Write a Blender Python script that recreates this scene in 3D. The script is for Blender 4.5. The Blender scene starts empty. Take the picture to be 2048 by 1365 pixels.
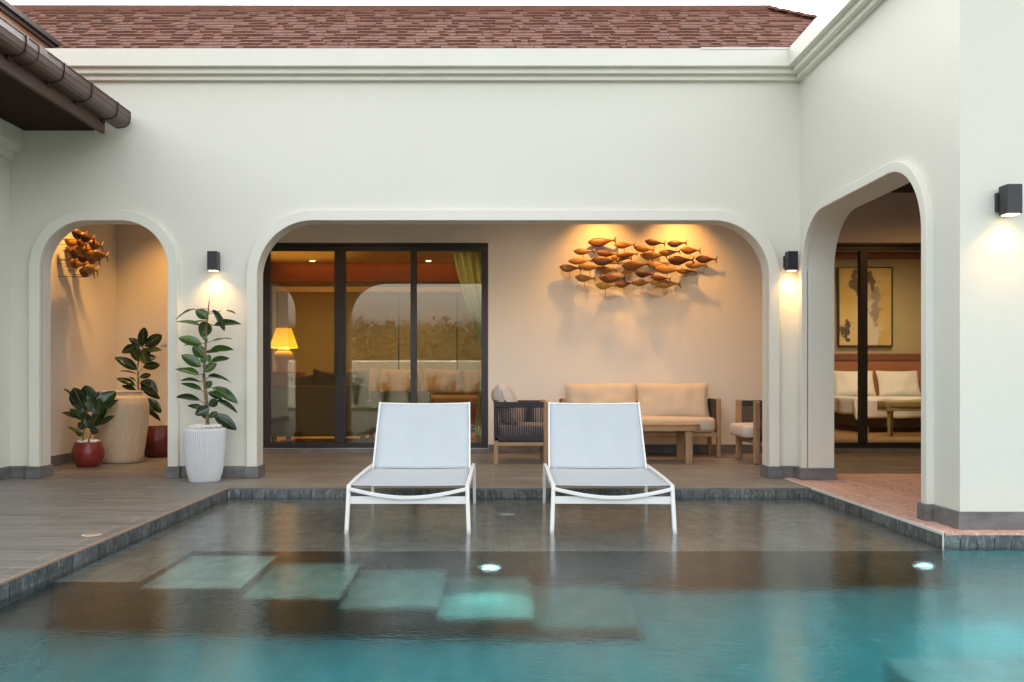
import bpy, bmesh, math, random
from mathutils import Vector, Matrix, noise
R = math.radians
random.seed(7)
scene = bpy.context.scene
col = scene.collection

# ------------------------------------------------------------------ camera, sky, sun, exposure
cd = bpy.data.cameras.new("camera"); cam = bpy.data.objects.new("camera", cd); col.objects.link(cam)
cam.location = (0, 0, 0.95); cam.rotation_euler = (R(90), 0, 0)
cd.sensor_fit = 'HORIZONTAL'; cd.sensor_width = 36; cd.lens = 1750 / 2048 * 36
cd.shift_x = 39 / 2048; cd.shift_y = 74.5 / 2048
cd.clip_start = 0.05; cd.clip_end = 3000
scene.camera = cam

SUN_EL, SUN_ROT = R(14), R(0)
world = bpy.data.worlds.new("World"); scene.world = world; world.use_nodes = True
wn = world.node_tree; wn.nodes.clear()
wo = wn.nodes.new('ShaderNodeOutputWorld'); bg = wn.nodes.new('ShaderNodeBackground')
sky = wn.nodes.new('ShaderNodeTexSky'); sky.sky_type = 'NISHITA'; sky.sun_disc = False
sky.sun_elevation = SUN_EL; sky.sun_rotation = SUN_ROT
sky.air_density = 1.0; sky.dust_density = 6.0; sky.ozone_density = 1.0
hs = wn.nodes.new('ShaderNodeHueSaturation'); hs.inputs['Saturation'].default_value = 0.13
wn.links.new(sky.outputs[0], hs.inputs['Color']); wn.links.new(hs.outputs[0], bg.inputs[0])
bg.inputs[1].default_value = 0.14; wn.links.new(bg.outputs[0], wo.inputs[0])

sl = bpy.data.lights.new("sun", 'SUN'); sl.energy = 0.5; sl.angle = R(60); sl.color = (1, .93, .84)
so = bpy.data.objects.new("sun", sl); col.objects.link(so)
# direction from which the light comes: behind the camera, a little left
sd = Vector((math.sin(SUN_ROT) * math.cos(SUN_EL), math.cos(SUN_ROT) * math.cos(SUN_EL), math.sin(SUN_EL)))
so.rotation_euler = sd.to_track_quat('Z', 'Y').to_euler()

scene.view_settings.view_transform = 'Standard'; scene.view_settings.look = 'None'
scene.view_settings.gamma = 1; scene.view_settings.exposure = 2.74
c = scene.cycles
c.use_denoising = True; c.max_bounces = 10; c.diffuse_bounces = 4; c.glossy_bounces = 5
c.transmission_bounces = 8; c.transparent_max_bounces = 12; c.sample_clamp_indirect = 6
c.caustics_refractive = True; c.caustics_reflective = False; c.blur_glossy = 0.5

H, F, CX, CY = 0.95, 1750.0, 985.0, 757.0
def at(px, py, Y): return Vector(((px - CX) * Y / F, Y, H - (py - CY) * Y / F))

# ------------------------------------------------------------------ materials
MATS = {}
class NT:
    def __init__(s, name):
        s.m = bpy.data.materials.new(name); s.m.use_nodes = True; s.t = s.m.node_tree; s.t.nodes.clear()
        s.out = s.n('ShaderNodeOutputMaterial'); s.b = s.n('ShaderNodeBsdfPrincipled'); s.l(s.b.outputs[0], s.out.inputs[0])
        s.tc = s.n('ShaderNodeTexCoord'); MATS[name] = s.m
    def n(s, t, **k):
        x = s.t.nodes.new(t)
        for a, v in k.items(): setattr(x, a, v)
        return x
    def l(s, a, b): s.t.links.new(a, b)
    def mapping(s, scale=(1, 1, 1), rot=(0, 0, 0), src='Object'):
        m = s.n('ShaderNodeMapping'); m.inputs['Scale'].default_value = scale; m.inputs['Rotation'].default_value = rot
        s.l(s.tc.outputs[src], m.inputs[0]); return m.outputs[0]
    def noise(s, vec, scale, detail=4, rough=.55, dist=0):
        x = s.n('ShaderNodeTexNoise'); s.l(vec, x.inputs['Vector']); x.inputs['Scale'].default_value = scale
        x.inputs['Detail'].default_value = detail; x.inputs['Roughness'].default_value = rough; x.inputs['Distortion'].default_value = dist
        return x.outputs[0]
    def ramp(s, fac, stops, interp='LINEAR'):
        r = s.n('ShaderNodeValToRGB'); r.color_ramp.interpolation = interp
        while len(r.color_ramp.elements) < len(stops): r.color_ramp.elements.new(.5)
        for e, (p, cc) in zip(r.color_ramp.elements, stops): e.position = p; e.color = (*cc, 1)
        s.l(fac, r.inputs[0]); return r.outputs[0]
    def mix(s, a, b, fac, mode='MIX'):
        m = s.n('ShaderNodeMix', data_type='RGBA', blend_type=mode)
        if hasattr(fac, 'is_linked'): s.l(fac, m.inputs[0])
        else: m.inputs[0].default_value = fac
        for sock, v in ((m.inputs[6], a), (m.inputs[7], b)):
            if hasattr(v, 'is_linked'): s.l(v, sock)
            else: sock.default_value = (*v, 1)
        return m.outputs[2]
    def bump(s, h, strength=.3, dist=.01, prev=None):
        b = s.n('ShaderNodeBump'); b.inputs['Strength'].default_value = strength; b.inputs['Distance'].default_value = dist
        s.l(h, b.inputs['Height'])
        if prev: s.l(prev, b.inputs['Normal'])
        return b.outputs[0]
    def set(s, **k):
        for a, v in k.items():
            sock = s.b.inputs[a.replace('_', ' ')]
            if hasattr(v, 'is_linked'): s.l(v, sock)
            elif isinstance(v, tuple) and len(v) == 3: sock.default_value = (*v, 1)
            else: sock.default_value = v
        return s.m

def simple(name, colr, rough=.6, var=.12, scale=6, bump=.1, bscale=60, stretch=(1, 1, 1), metallic=0, bd=.003, **k):
    s = NT(name); v = s.mapping(stretch); n = s.noise(v, scale)
    lo = tuple(x * (1 - var) for x in colr); hi = tuple(min(1, x * (1 + var)) for x in colr)
    cc = s.ramp(n, [(.3, lo), (.7, hi)])
    if bump: s.l(s.bump(s.noise(v, bscale, 3), bump, bd), s.b.inputs['Normal'])
    return s.set(Base_Color=cc, Roughness=rough, Metallic=metallic, **k)

def tinted(name, lo, hi, rough=.6, bump=.2, bscale=80, **k):
    """base colour picked per piece from the 'tint' attribute"""
    s = NT(name); a = s.n('ShaderNodeAttribute', attribute_name='tint')
    v = s.mapping(); n = s.noise(v, bscale * .3)
    cc = s.mix(s.ramp(a.outputs['Fac'], [(0, lo), (1, hi)]), tuple(x * .75 for x in lo), s.ramp(n, [(.35, (0, 0, 0)), (.8, (.8, .8, .8))]))
    s.l(s.bump(s.noise(v, bscale, 3), bump, .003), s.b.inputs['Normal'])
    return s.set(Base_Color=cc, Roughness=rough, **k)

def m_plaster(name, colr):
    s = NT(name); v = s.mapping()
    big = s.noise(v, .9, 3); fine = s.noise(v, 14, 4)
    a = s.ramp(big, [(.3, tuple(x * .965 for x in colr)), (.7, colr)])
    cc = s.mix(a, tuple(x * .95 for x in colr), s.ramp(fine, [(.5, (0, 0, 0)), (.85, (.45, .45, .45))]))
    nb = s.bump(s.noise(v, 160, 2), .12, .002); nb = s.bump(s.noise(v, 2.2, 2), .10, .02, nb)
    s.l(nb, s.b.inputs['Normal']); return s.set(Base_Color=cc, Roughness=.62)
m_plaster('paint_out', (.750, .744, .668))
m_plaster('paint_veranda', (.79, .76, .72))
m_plaster('paint_ceiling', (.74, .72, .68))
m_plaster('paint_room', (.62, .50, .22))
m_plaster('paint_bedroom', (.50, .42, .27))
simple('trim_paint', (.770, .764, .686), .5, .02, 2, .05, 120)

def m_wood(name, lo, hi, axis=(1, 12, 12), rough=.5, scale=5, spec=.4):
    s = NT(name); v = s.mapping(axis)
    n = s.noise(v, scale, 6, .6, .4); f = s.noise(v, scale * 6, 3)
    cc = s.mix(s.ramp(n, [(.3, lo), (.68, hi)]), tuple(x * .55 for x in lo), s.ramp(f, [(.55, (0, 0, 0)), (.8, (.5, .5, .5))]))
    s.l(s.bump(f, .15, .002), s.b.inputs['Normal']); s.b.inputs['Specular IOR Level'].default_value = spec
    return s.set(Base_Color=cc, Roughness=rough)
m_wood('wood_x', (.30, .18, .095), (.45, .29, .165), (1, 10, 10))
m_wood('wood_z', (.30, .18, .095), (.45, .29, .165), (10, 10, 1))
m_wood('wood_dark_ceiling', (.028, .016, .010), (.05, .028, .018), (1, 8, 8), .6)
m_wood('wood_red', (.22, .055, .018), (.33, .09, .03), (14, 14, 1), .45)
m_wood('floor_room', (.30, .17, .07), (.46, .28, .12), (1, 9, 9), .35)
m_wood('soffit', (.030, .014, .008), (.045, .022, .013), (8, 1, 8), .7, spec=.1)
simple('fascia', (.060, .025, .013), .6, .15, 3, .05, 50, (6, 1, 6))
simple('fascia_upper', (.36, .17, .085), .5, .12, 2, .05, 40)  # brown wood with the orange light on it put into the colour
simple('drip_edge', (.05, .035, .03), .6)
simple('gutter', (.095, .052, .043), .38, .06, 3, .03, 60)
simple('gutter_dark', (.045, .018, .018), .4, .06)
simple('skirt_stone', (.155, .155, .155), .5, .28, 5, .25, 40, (1, 1, 2.5))
simple('grout', (.42, .40, .37), .8)
simple('white_metal', (.88, .885, .88), .35, .02, 3, .0)
simple('sling', (.53, .585, .625), .75, .03, 4, .35, 700, (1, 1, 1), bd=.002)
simple('frame_black', (.022, .021, .024), .38, .1, 4, .04, 90)
simple('lamp_black', (.020, .021, .027), .4, .1, 4, .05, 200)
simple('strap', (.040, .036, .042), .85, .2, 30, .5, 260)
simple('rope', (.050, .046, .052), .9, .25, 60, .4, 300)
simple('cushion', (.57, .50, .41), .9, .05, 3, .25, 420, bd=.002)
simple('cushion_white', (.62, .56, .52), .9, .05, 3, .25, 300, bd=.002)
simple('white_linen', (.78, .77, .76), .9, .03, 3, .3, 30, bd=.01)
simple('sofa_back', (.15, .135, .09), .95, .1, 4, .3, 300)
simple('cream_fabric', (.36, .27, .15), .9, .1, 3, .3, 60)
simple('hide', (.06, .045, .035), .9, .4, 6, .4, 60)
simple('pot_red', (.22, .028, .022), .32, .10, 4, .08, 90)
simple('pot_red_shaded', (.11, .018, .016), .35, .10, 4, .08, 90)  # red pot again, the shade it stands in put into the colour
simple('pot_white', (.66, .68, .70), .55, .02, 4, 0)
simple('pebble', (.78, .76, .72), .5, .08, 9)
simple('soil', (.05, .035, .025), .95, .3, 20, .5, 60)
simple('stem_green', (.10, .13, .05), .6, .2, 10)
simple('stem_bark', (.20, .13, .065), .8, .35, 16, .4, 70, (1, 1, 3))
simple('spike', (.35, .05, .05), .5)
simple('ceramic', (.52, .44, .27), .3, .05)
simple('plastic_white', (.75, .73, .70), .4, .02)
simple('rod', (.10, .085, .07), .45, .1, metallic=.6)
simple('rail_steel', (.62, .60, .56), .3, metallic=1)
simple('steel', (.55, .55, .56), .3, metallic=1)
simple('blind', (.33, .30, .13), .9, .08, 1.2, .1, 200)
simple('blind_dark', (.05, .055, .03), .9)
simple('picture_frame', (.02, .017, .015), .4)
simple('headboard', (.36, .15, .075), .6, .1, 2)
simple('headboard_rail', (.20, .075, .05), .6, .1, 2)
simple('bench_wood', (.34, .27, .13), .5, .2)
simple('bed_base', (.03, .022, .018), .8)
simple('boundary_paint', (.27, .275, .25), .7, .06, 2)
simple('terracotta', (.42, .29, .21), .6, .1, 12)
simple('grass', (.055, .085, .030), .95, .4, .8, .5, 30)
simple('hill', (.060, .058, .030), .95, .35, .12, .5, 2)
simple('bark', (.09, .065, .05), .9, .3, 9, .5, 30)
s = NT('curtain'); d1 = s.n('ShaderNodeBsdfDiffuse'); d2 = s.n('ShaderNodeBsdfTranslucent'); mx = s.n('ShaderNodeMixShader'); mx.inputs[0].default_value = .5
for q in (d1, d2): q.inputs[0].default_value = (.74, .80, .58, 1)
s.l(d1.outputs[0], mx.inputs[1]); s.l(d2.outputs[0], mx.inputs[2]); s.l(mx.outputs[0], s.out.inputs[0])

s = NT('urn'); v = s.mapping((1, 1, .22)); n = s.noise(v, 40, 4, .6); w = s.noise(s.mapping((1, 1, 1)), 5, 4)
cc = s.mix(s.ramp(n, [(.35, (.56, .43, .29)), (.62, (.70, .56, .40))]), (.60, .47, .33), s.ramp(w, [(.4, (0, 0, 0)), (.7, (.7, .7, .7))]))
s.l(s.bump(n, .35, .006), s.b.inputs['Normal']); s.set(Base_Color=cc, Roughness=.38)

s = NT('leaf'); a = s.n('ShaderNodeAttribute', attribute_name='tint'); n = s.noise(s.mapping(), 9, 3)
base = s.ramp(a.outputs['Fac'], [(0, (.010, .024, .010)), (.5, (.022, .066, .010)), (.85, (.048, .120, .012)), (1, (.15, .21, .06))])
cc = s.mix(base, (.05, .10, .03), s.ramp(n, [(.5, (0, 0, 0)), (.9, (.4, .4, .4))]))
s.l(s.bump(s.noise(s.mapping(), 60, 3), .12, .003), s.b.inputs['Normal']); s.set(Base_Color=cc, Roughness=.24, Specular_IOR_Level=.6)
tinted('shrub_leaf', (.02, .04, .012), (.07, .10, .03), .6)
tinted('wood_leaf', (.035, .042, .022), (.085, .078, .040), .9, 0)
tinted('shingle', (.195, .088, .062), (.280, .120, .082), .85, .5, 120)
s = NT('coping_tile'); a = s.n('ShaderNodeAttribute', attribute_name='tint'); n1 = s.noise(s.mapping((1, 1, .35), (0, R(30), 0)), 34, 6, .7, 1.2)
cc = s.mix(s.ramp(a.outputs['Fac'], [(0, (.060, .072, .078)), (1, (.125, .142, .148))]), (.30, .34, .34), s.ramp(n1, [(.50, (0, 0, 0)), (.66, (.75, .75, .75))]))
cc = s.mix(cc, (.03, .035, .038), s.ramp(s.noise(s.mapping(), 18, 4), [(.5, (0, 0, 0)), (.75, (.6, .6, .6))]))
s.l(s.bump(n1, .8, .006), s.b.inputs['Normal']); s.set(Base_Color=cc, Roughness=.5)

# wooden fish: per-fish hue from the object's random value
s = NT('fish_wood'); oi = s.n('ShaderNodeObjectInfo'); v = s.mapping((1, 1, 1)); n = s.noise(v, 30, 3)
ringv = s.mapping((1, 0, 0)); wv = s.n('ShaderNodeTexWave'); s.l(ringv, wv.inputs[0]); wv.inputs['Scale'].default_value = 26; wv.inputs['Distortion'].default_value = 3
base = s.ramp(oi.outputs['Random'], [(0, (.075, .028, .012)), (.28, (.19, .066, .020)), (.5, (.46, .22, .045)), (.75, (.22, .085, .024)), (1, (.58, .34, .085))])
cc = s.mix(base, (.12, .035, .012), s.ramp(n, [(.45, (0, 0, 0)), (.75, (.55, .55, .55))]))
cc = s.mix(cc, (.18, .05, .015), s.ramp(wv.outputs[1], [(.75, (0, 0, 0)), (1, (.45, .45, .45))]))
s.set(Base_Color=cc, Roughness=.45)

# deck: long wood-look porcelain tiles
s = NT('deck'); br = s.n('ShaderNodeTexBrick'); v = s.mapping(); s.l(v, br.inputs['Vector'])
br.offset = .5; br.inputs['Scale'].default_value = 1; br.inputs['Brick Width'].default_value = 1.2; br.inputs['Row Height'].default_value = .2
br.inputs['Mortar Size'].default_value = .004; br.inputs['Mortar Smooth'].default_value = .1; br.inputs['Bias'].default_value = 0
br.inputs['Color1'].default_value = (.175, .160, .144, 1); br.inputs['Color2'].default_value = (.235, .217, .197, 1); br.inputs['Mortar'].default_value = (.44, .41, .38, 1)
st = s.noise(s.mapping((1.0, 20, 1)), 1.9, 6, .66, .5); st2 = s.noise(s.mapping((.7, 5, 1)), 1.6, 4)
cc = s.mix(br.outputs[0], (.085, .076, .067), s.ramp(st, [(.46, (0, 0, 0)), (.66, (.85, .85, .85))]))
cc = s.mix(cc, (.30, .285, .262), s.ramp(st2, [(.45, (0, 0, 0)), (.75, (.45, .45, .45))]))
s.l(s.bump(st, .12, .003, s.bump(br.outputs[1], -.4, .002)), s.b.inputs['Normal'])
s.set(Base_Color=cc, Roughness=s.ramp(st2, [(.3, (.38,) * 3), (.7, (.56,) * 3)]))

# patterned terracotta floor tiles
s = NT('red_tile'); v = s.mapping()
br = s.n('ShaderNodeTexBrick'); s.l(v, br.inputs['Vector']); br.offset = 0
br.inputs['Scale'].default_value = 1; br.inputs['Brick Width'].default_value = .33; br.inputs['Row Height'].default_value = .33; br.inputs['Mortar Size'].default_value = .006
br.inputs['Color1'].default_value = br.inputs['Color2'].default_value = (0, 0, 0, 1); br.inputs['Mortar'].default_value = (1, 1, 1, 1)
sw = s.noise(s.mapping((1, 1, 1)), 5, 3, .55, 3.8); sw2 = s.noise(v, 26, 3, .6, 1.2)
cc = s.ramp(sw, [(.36, (.42, .11, .07)), (.43, (.80, .60, .50)), (.475, (.48, .14, .09)), (.52, (.82, .62, .52)), (.57, (.55, .19, .12)), (.63, (.80, .58, .48))])
cc = s.mix(cc, (.80, .62, .52), s.ramp(sw2, [(.52, (0, 0, 0)), (.62, (.35, .35, .35))]))
cc = s.mix(cc, (.82, .68, .58), br.outputs[0])
s.l(s.bump(br.outputs[0], -.3, .002), s.b.inputs['Normal']); s.set(Base_Color=cc, Roughness=.38)

# natural stone pool tiles, 10 cm grid, in the plane given by the mapping's rotation
def m_pool(name, rot, lo, hi, grout):
    s = NT(name); v = s.mapping((1, 1, 1), rot); br = s.n('ShaderNodeTexBrick'); s.l(v, br.inputs['Vector']); br.offset = 0
    br.inputs['Scale'].default_value = 1; br.inputs['Brick Width'].default_value = .105; br.inputs['Row Height'].default_value = .105
    br.inputs['Mortar Size'].default_value = .0022; br.inputs['Color1'].default_value = (*lo, 1); br.inputs['Color2'].default_value = (*hi, 1); br.inputs['Mortar'].default_value = (*grout, 1)
    br.inputs['Bias'].default_value = -.1
    n = s.noise(v, 7, 5, .6); n2 = s.noise(v, 45, 4)
    cc = s.mix(br.outputs[0], tuple(x * .5 for x in lo), s.ramp(n, [(.45, (0, 0, 0)), (.8, (.65, .65, .65))]))
    cc = s.mix(cc, tuple(min(1, x * 1.5) for x in hi), s.ramp(n2, [(.55, (0, 0, 0)), (.8, (.4, .4, .4))]))
    s.l(s.bump(n2, .3, .004), s.b.inputs['Normal']); return s.set(Base_Color=cc, Roughness=.7)
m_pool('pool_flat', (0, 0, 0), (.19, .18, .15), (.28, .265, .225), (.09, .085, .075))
m_pool('pool_floor', (0, 0, 0), (.28, .54, .54), (.38, .66, .64), (.20, .40, .40))  # teal of the water and pool lights put into the tile colour
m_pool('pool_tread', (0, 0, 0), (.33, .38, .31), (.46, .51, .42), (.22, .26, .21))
m_pool('pool_riser', (R(90), 0, 0), (.065, .052, .040), (.105, .086, .066), (.04, .035, .03))  # dark brown: shade on the unlit risers put into the tile colour
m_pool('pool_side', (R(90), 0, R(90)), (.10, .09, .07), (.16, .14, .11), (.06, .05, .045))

# water
s = NT('water'); s.b.inputs['Base Color'].default_value = (1, 1, 1, 1); s.b.inputs['Transmission Weight'].default_value = 1
s.b.inputs['IOR'].default_value = 1.333; s.b.inputs['Roughness'].default_value = 0
n1 = s.noise(s.mapping((1.0, 1.5, 1)), 6.5, 3, .5, .3); n2 = s.noise(s.mapping((1, 1.6, 1)), 26, 3, .55, .3)
b1 = s.bump(n1, .055, .05); n3 = s.noise(s.mapping((1, 2.2, 1)), 60, 3, .6); b2 = s.bump(n2, .16, .012, b1); b2 = s.bump(n3, .14, .004, b2); s.l(b2, s.b.inputs['Normal'])
va = s.n('ShaderNodeVolumeAbsorption'); va.inputs['Color'].default_value = (.0, .715, .775, 1); va.inputs['Density'].default_value = .66
s.l(va.outputs[0], s.out.inputs['Volume'])

# coated window glass, the room's amber light put into its tint
s = NT('glass'); tr = s.n('ShaderNodeBsdfTransparent'); gl = s.n('ShaderNodeBsdfGlossy'); gl.inputs['Roughness'].default_value = 0
tr.inputs[0].default_value = (.93, .90, .81, 1); gl.inputs[0].default_value = (.97, .92, .80, 1)
fr = s.n('ShaderNodeFresnel'); fr.inputs[0].default_value = 1.76; mx = s.n('ShaderNodeMixShader')
s.l(fr.outputs[0], mx.inputs[0]); s.l(tr.outputs[0], mx.inputs[1]); s.l(gl.outputs[0], mx.inputs[2]); s.l(mx.outputs[0], s.out.inputs[0])

def emit(name, colr, strength):
    s = NT(name); s.b.inputs['Base Color'].default_value = (*colr, 1); s.b.inputs['Emission Color'].default_value = (*colr, 1)
    s.b.inputs['Emission Strength'].default_value = strength; return s.m
WARM = (1, .52, .17); WARM2 = (1, .60, .25)
emit('bulb', (1, .74, .42), 1.2); emit('bulb_room', (1, .66, .30), 1.2); emit('pool_lens', (.80, 1, .96), .55)
s = NT('lamp_shade'); s.b.inputs['Base Color'].default_value = (.25, .14, .02, 1); s.b.inputs['Roughness'].default_value = .9
g = s.n('ShaderNodeSeparateXYZ'); s.l(s.tc.outputs['Generated'], g.inputs[0])
s.l(s.ramp(g.outputs[2], [(0, (1, .62, .02)), (.45, (1, .52, .01)), (1, (.75, .30, .0))]), s.b.inputs['Emission Color']); s.b.inputs['Emission Strength'].default_value = .22

# ------------------------------------------------------------------ mesh builder
def tag(o, label=None, cat=None, group=None, kind=None):
    if label: o['label'] = label
    if cat: o['category'] = cat
    if group: o['group'] = group
    if kind: o['kind'] = kind
    return o
def empty(name, loc=(0, 0, 0), rz=0):
    o = bpy.data.objects.new(name, None); o.location = loc; o.rotation_euler = (0, 0, rz); o.empty_display_size = .1
    col.objects.link(o); return o
def copy_tree(o, parent=None):
    n = o.copy(); col.objects.link(n); n.parent = parent
    if parent: n.matrix_parent_inverse = o.matrix_parent_inverse.copy()
    for ch in list(o.children): copy_tree(ch, n)
    return n

class MB:
    def __init__(s): s.v = []; s.f = []; s.t = []
    def add(s, vs, fs, tint=.5):
        o = len(s.v); s.v += [tuple(x) for x in vs]; s.f += [tuple(i + o for i in f) for f in fs]; s.t += [tint] * len(fs); return s
    def box(s, x0, x1, y0, y1, z0, z1, tint=.5):
        vs = [(x, y, z) for x in (x0, x1) for y in (y0, y1) for z in (z0, z1)]
        return s.add(vs, [(0, 1, 3, 2), (4, 6, 7, 5), (0, 4, 5, 1), (2, 3, 7, 6), (0, 2, 6, 4), (1, 5, 7, 3)], tint)
    def obox(s, p0, p1, w, h, up=(0, 0, 1), tint=.5):
        """bar from p0 to p1, w across, h along up"""
        p0, p1 = Vector(p0), Vector(p1); d = (p1 - p0).normalized(); up = Vector(up)
        a = d.cross(up).normalized(); b = a.cross(d).normalized()
        vs = [p + a * i * w / 2 + b * j * h / 2 for p in (p0, p1) for i in (-1, 1) for j in (-1, 1)]
        return s.add(vs, [(0, 2, 3, 1), (4, 5, 7, 6), (0, 4, 6, 2), (1, 3, 7, 5), (0, 1, 5, 4), (2, 6, 7, 3)], tint)
    def sweep(s, pts, prof, closed_prof=True, up=(0, 0, 1), scale=None, tint=.5):
        """sweep a 2D profile (a,b) along pts"""
        pts = [Vector(p) for p in pts]; n = len(prof); vs = []; up = Vector(up)
        for i, p in enumerate(pts):
            d = (pts[min(i + 1, len(pts) - 1)] - pts[max(i - 1, 0)]).normalized()
            a = d.cross(up)
            if a.length < 1e-4: a = d.cross(Vector((1, 0, 0)))
            a.normalize(); b = a.cross(d).normalized(); k = scale[i] if scale else 1
            vs += [p + a * q[0] * k + b * q[1] * k for q in prof]
        fs = []
        for i in range(len(pts) - 1):
            for j in range(n if closed_prof else n - 1):
                k = (j + 1) % n; fs.append((i * n + j, i * n + k, (i + 1) * n + k, (i + 1) * n + j))
        if closed_prof: fs += [tuple(range(n))[::-1], tuple(range((len(pts) - 1) * n, len(pts) * n))]
        return s.add(vs, fs, tint)
    def tube(s, pts, r, n=8, scale=None, up=(0, 0, 1), tint=.5):
        return s.sweep(pts, [(r * math.cos(2 * math.pi * k / n), r * math.sin(2 * math.pi * k / n)) for k in range(n)], True, up, scale, tint)
    def lathe(s, prof, cx=0, cy=0, cz=0, n=48, rib=0, amp=0, ring=False):
        vs = []; m = len(prof)
        for k in range(n):
            a = 2 * math.pi * k / n; q = 1 + amp * math.cos(a * rib) if rib else 1
            vs += [(cx + r * (q if r > .02 else 1) * math.cos(a), cy + r * (q if r > .02 else 1) * math.sin(a), cz + z) for r, z in prof]
        fs = [(k * m + i, ((k + 1) % n) * m + i, ((k + 1) % n) * m + i + 1, k * m + i + 1) for k in range(n) for i in range(m - 1)]
        if ring: fs += [(k * m + m - 1, ((k + 1) % n) * m + m - 1, ((k + 1) % n) * m, k * m) for k in range(n)]
        else: fs.append(tuple(k * m for k in range(n))[::-1]); fs.append(tuple(k * m + m - 1 for k in range(n)))
        return s.add(vs, fs)
    def ell(s, c, r, n=10, m=7, tint=.5, jit=0):
        vs = []; fs = []
        for i in range(m + 1):
            t = math.pi * i / m
            for k in range(n):
                a = 2 * math.pi * k / n; q = 1 + random.uniform(-jit, jit)
                vs.append((c[0] + q * r[0] * math.sin(t) * math.cos(a), c[1] + q * r[1] * math.sin(t) * math.sin(a), c[2] + q * r[2] * math.cos(t)))
        for i in range(m):
            for k in range(n): fs.append((i * n + k, (i + 1) * n + k, (i + 1) * n + (k + 1) % n, i * n + (k + 1) % n))
        return s.add(vs, fs, tint)
    def grid(s, fn, nu, nv, tint=.5):
        vs = [fn(i / nu, j / nv) for i in range(nu + 1) for j in range(nv + 1)]
        fs = [(i * (nv + 1) + j, (i + 1) * (nv + 1) + j, (i + 1) * (nv + 1) + j + 1, i * (nv + 1) + j + 1) for i in range(nu) for j in range(nv)]
        return s.add(vs, fs, tint)
    def build(s, name, mat, parent=None, smooth=False, bev=0, seg=2, label=None, weld=True, solid=0, subs=0):
        me = bpy.data.meshes.new(name); me.from_pydata(s.v, [], s.f)
        at_ = me.attributes.new('tint', 'FLOAT', 'FACE'); at_.data.foreach_set('value', s.t)
        bm = bmesh.new(); bm.from_mesh(me)
        if weld: bmesh.ops.remove_doubles(bm, verts=bm.verts, dist=1e-5)
        bmesh.ops.recalc_face_normals(bm, faces=bm.faces); bm.to_mesh(me); bm.free()
        me.materials.append(MATS[mat]); o = bpy.data.objects.new(name, me); col.objects.link(o)
        if smooth:
            me.polygons.foreach_set('use_smooth', [True] * len(me.polygons))
            if smooth != 'all' and hasattr(me, 'set_sharp_from_angle'): me.set_sharp_from_angle(angle=R(40))
        if solid: q = o.modifiers.new('solid', 'SOLIDIFY'); q.thickness = solid; q.offset = 0
        if bev: q = o.modifiers.new('bevel', 'BEVEL'); q.width = bev; q.segments = seg; q.limit_method = 'ANGLE'; q.angle_limit = R(35)
        if subs: q = o.modifiers.new('subd', 'SUBSURF'); q.levels = subs; q.render_levels = subs
        if parent: o.parent = parent
        if label: o['label'] = label
        return o
def BX(*a): return MB().box(*a)

def arch_profile(a, b, top, r, z0, n=28):
    p = [(a, z0)]
    for k in range(n + 1):
        t = math.pi - k / n * math.pi / 2; p.append((a + r + r * math.cos(t), top - r + r * math.sin(t)))
    for k in range(n + 1):
        t = math.pi / 2 - k / n * math.pi / 2; p.append((b - r + r * math.cos(t), top - r + r * math.sin(t)))
    p.append((b, z0)); return p
def wall_panel(u0, u1, z0, z1, ops, d0, d1, axis):
    """wall with arched openings; axis 'x': u = X, depth = Y; axis 'y': u = Y, depth = X"""
    P = (lambda u, d, z: (u, d, z)) if axis == 'x' else (lambda u, d, z: (d, u, z))
    m = MB(); cur = u0; segs = []
    for (a, b, top, r) in ops:
        segs.append((cur, a)); cur = b
    segs.append((cur, u1))
    for (a, b) in segs:
        if b - a > 1e-4:
            for d in (d0, d1): m.add([P(a, d, z0), P(b, d, z0), P(b, d, z1), P(a, d, z1)], [(0, 1, 2, 3)])
    for (a, b, top, r) in ops:
        pr = arch_profile(a, b, top, r, z0) if r else [(a, z0), (a, top), (b, top), (b, z0)]
        for (ua, za), (ub, zb) in zip(pr[:-1], pr[1:]):
            m.add([P(ua, d0, za), P(ub, d0, zb), P(ub, d1, zb), P(ua, d1, za)], [(0, 1, 2, 3)])
            if ub - ua > 1e-5:
                for d in (d0, d1): m.add([P(ua, d, za), P(ub, d, zb), P(ub, d, z1), P(ua, d, z1)], [(0, 1, 2, 3)])
    m.add([P(u0, d0, z1), P(u1, d0, z1), P(u1, d1, z1), P(u0, d1, z1)], [(0, 1, 2, 3)])
    for u in (u0, u1): m.add([P(u, d0, z0), P(u, d1, z0), P(u, d1, z1), P(u, d0, z1)], [(0, 1, 2, 3)])
    return m
def trim(a, b, top, r, w, d0, d1, z0, axis):
    P = (lambda u, d, z: (u, d, z)) if axis == 'x' else (lambda u, d, z: (d, u, z))
    i = arch_profile(a, b, top, r, z0); o = arch_profile(a - w, b + w, top + w, r + w, z0); n = len(i); m = MB()
    vs = [P(u, d, z) for pr in (i, o) for d in (d0, d1) for (u, z) in pr]  # i0,i1,o0,o1
    fs = []
    for k in range(n - 1):
        fs += [(k, k + 1, 2 * n + k + 1, 2 * n + k), (n + k, 3 * n + k, 3 * n + k + 1, n + k + 1), (k, n + k, n + k + 1, k + 1), (2 * n + k, 2 * n + k + 1, 3 * n + k + 1, 3 * n + k)]
    fs += [(0, 2 * n, 3 * n, n), (n - 1, 2 * n - 1, 4 * n - 1, 3 * n - 1)]
    return m.add(vs, fs)

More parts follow.
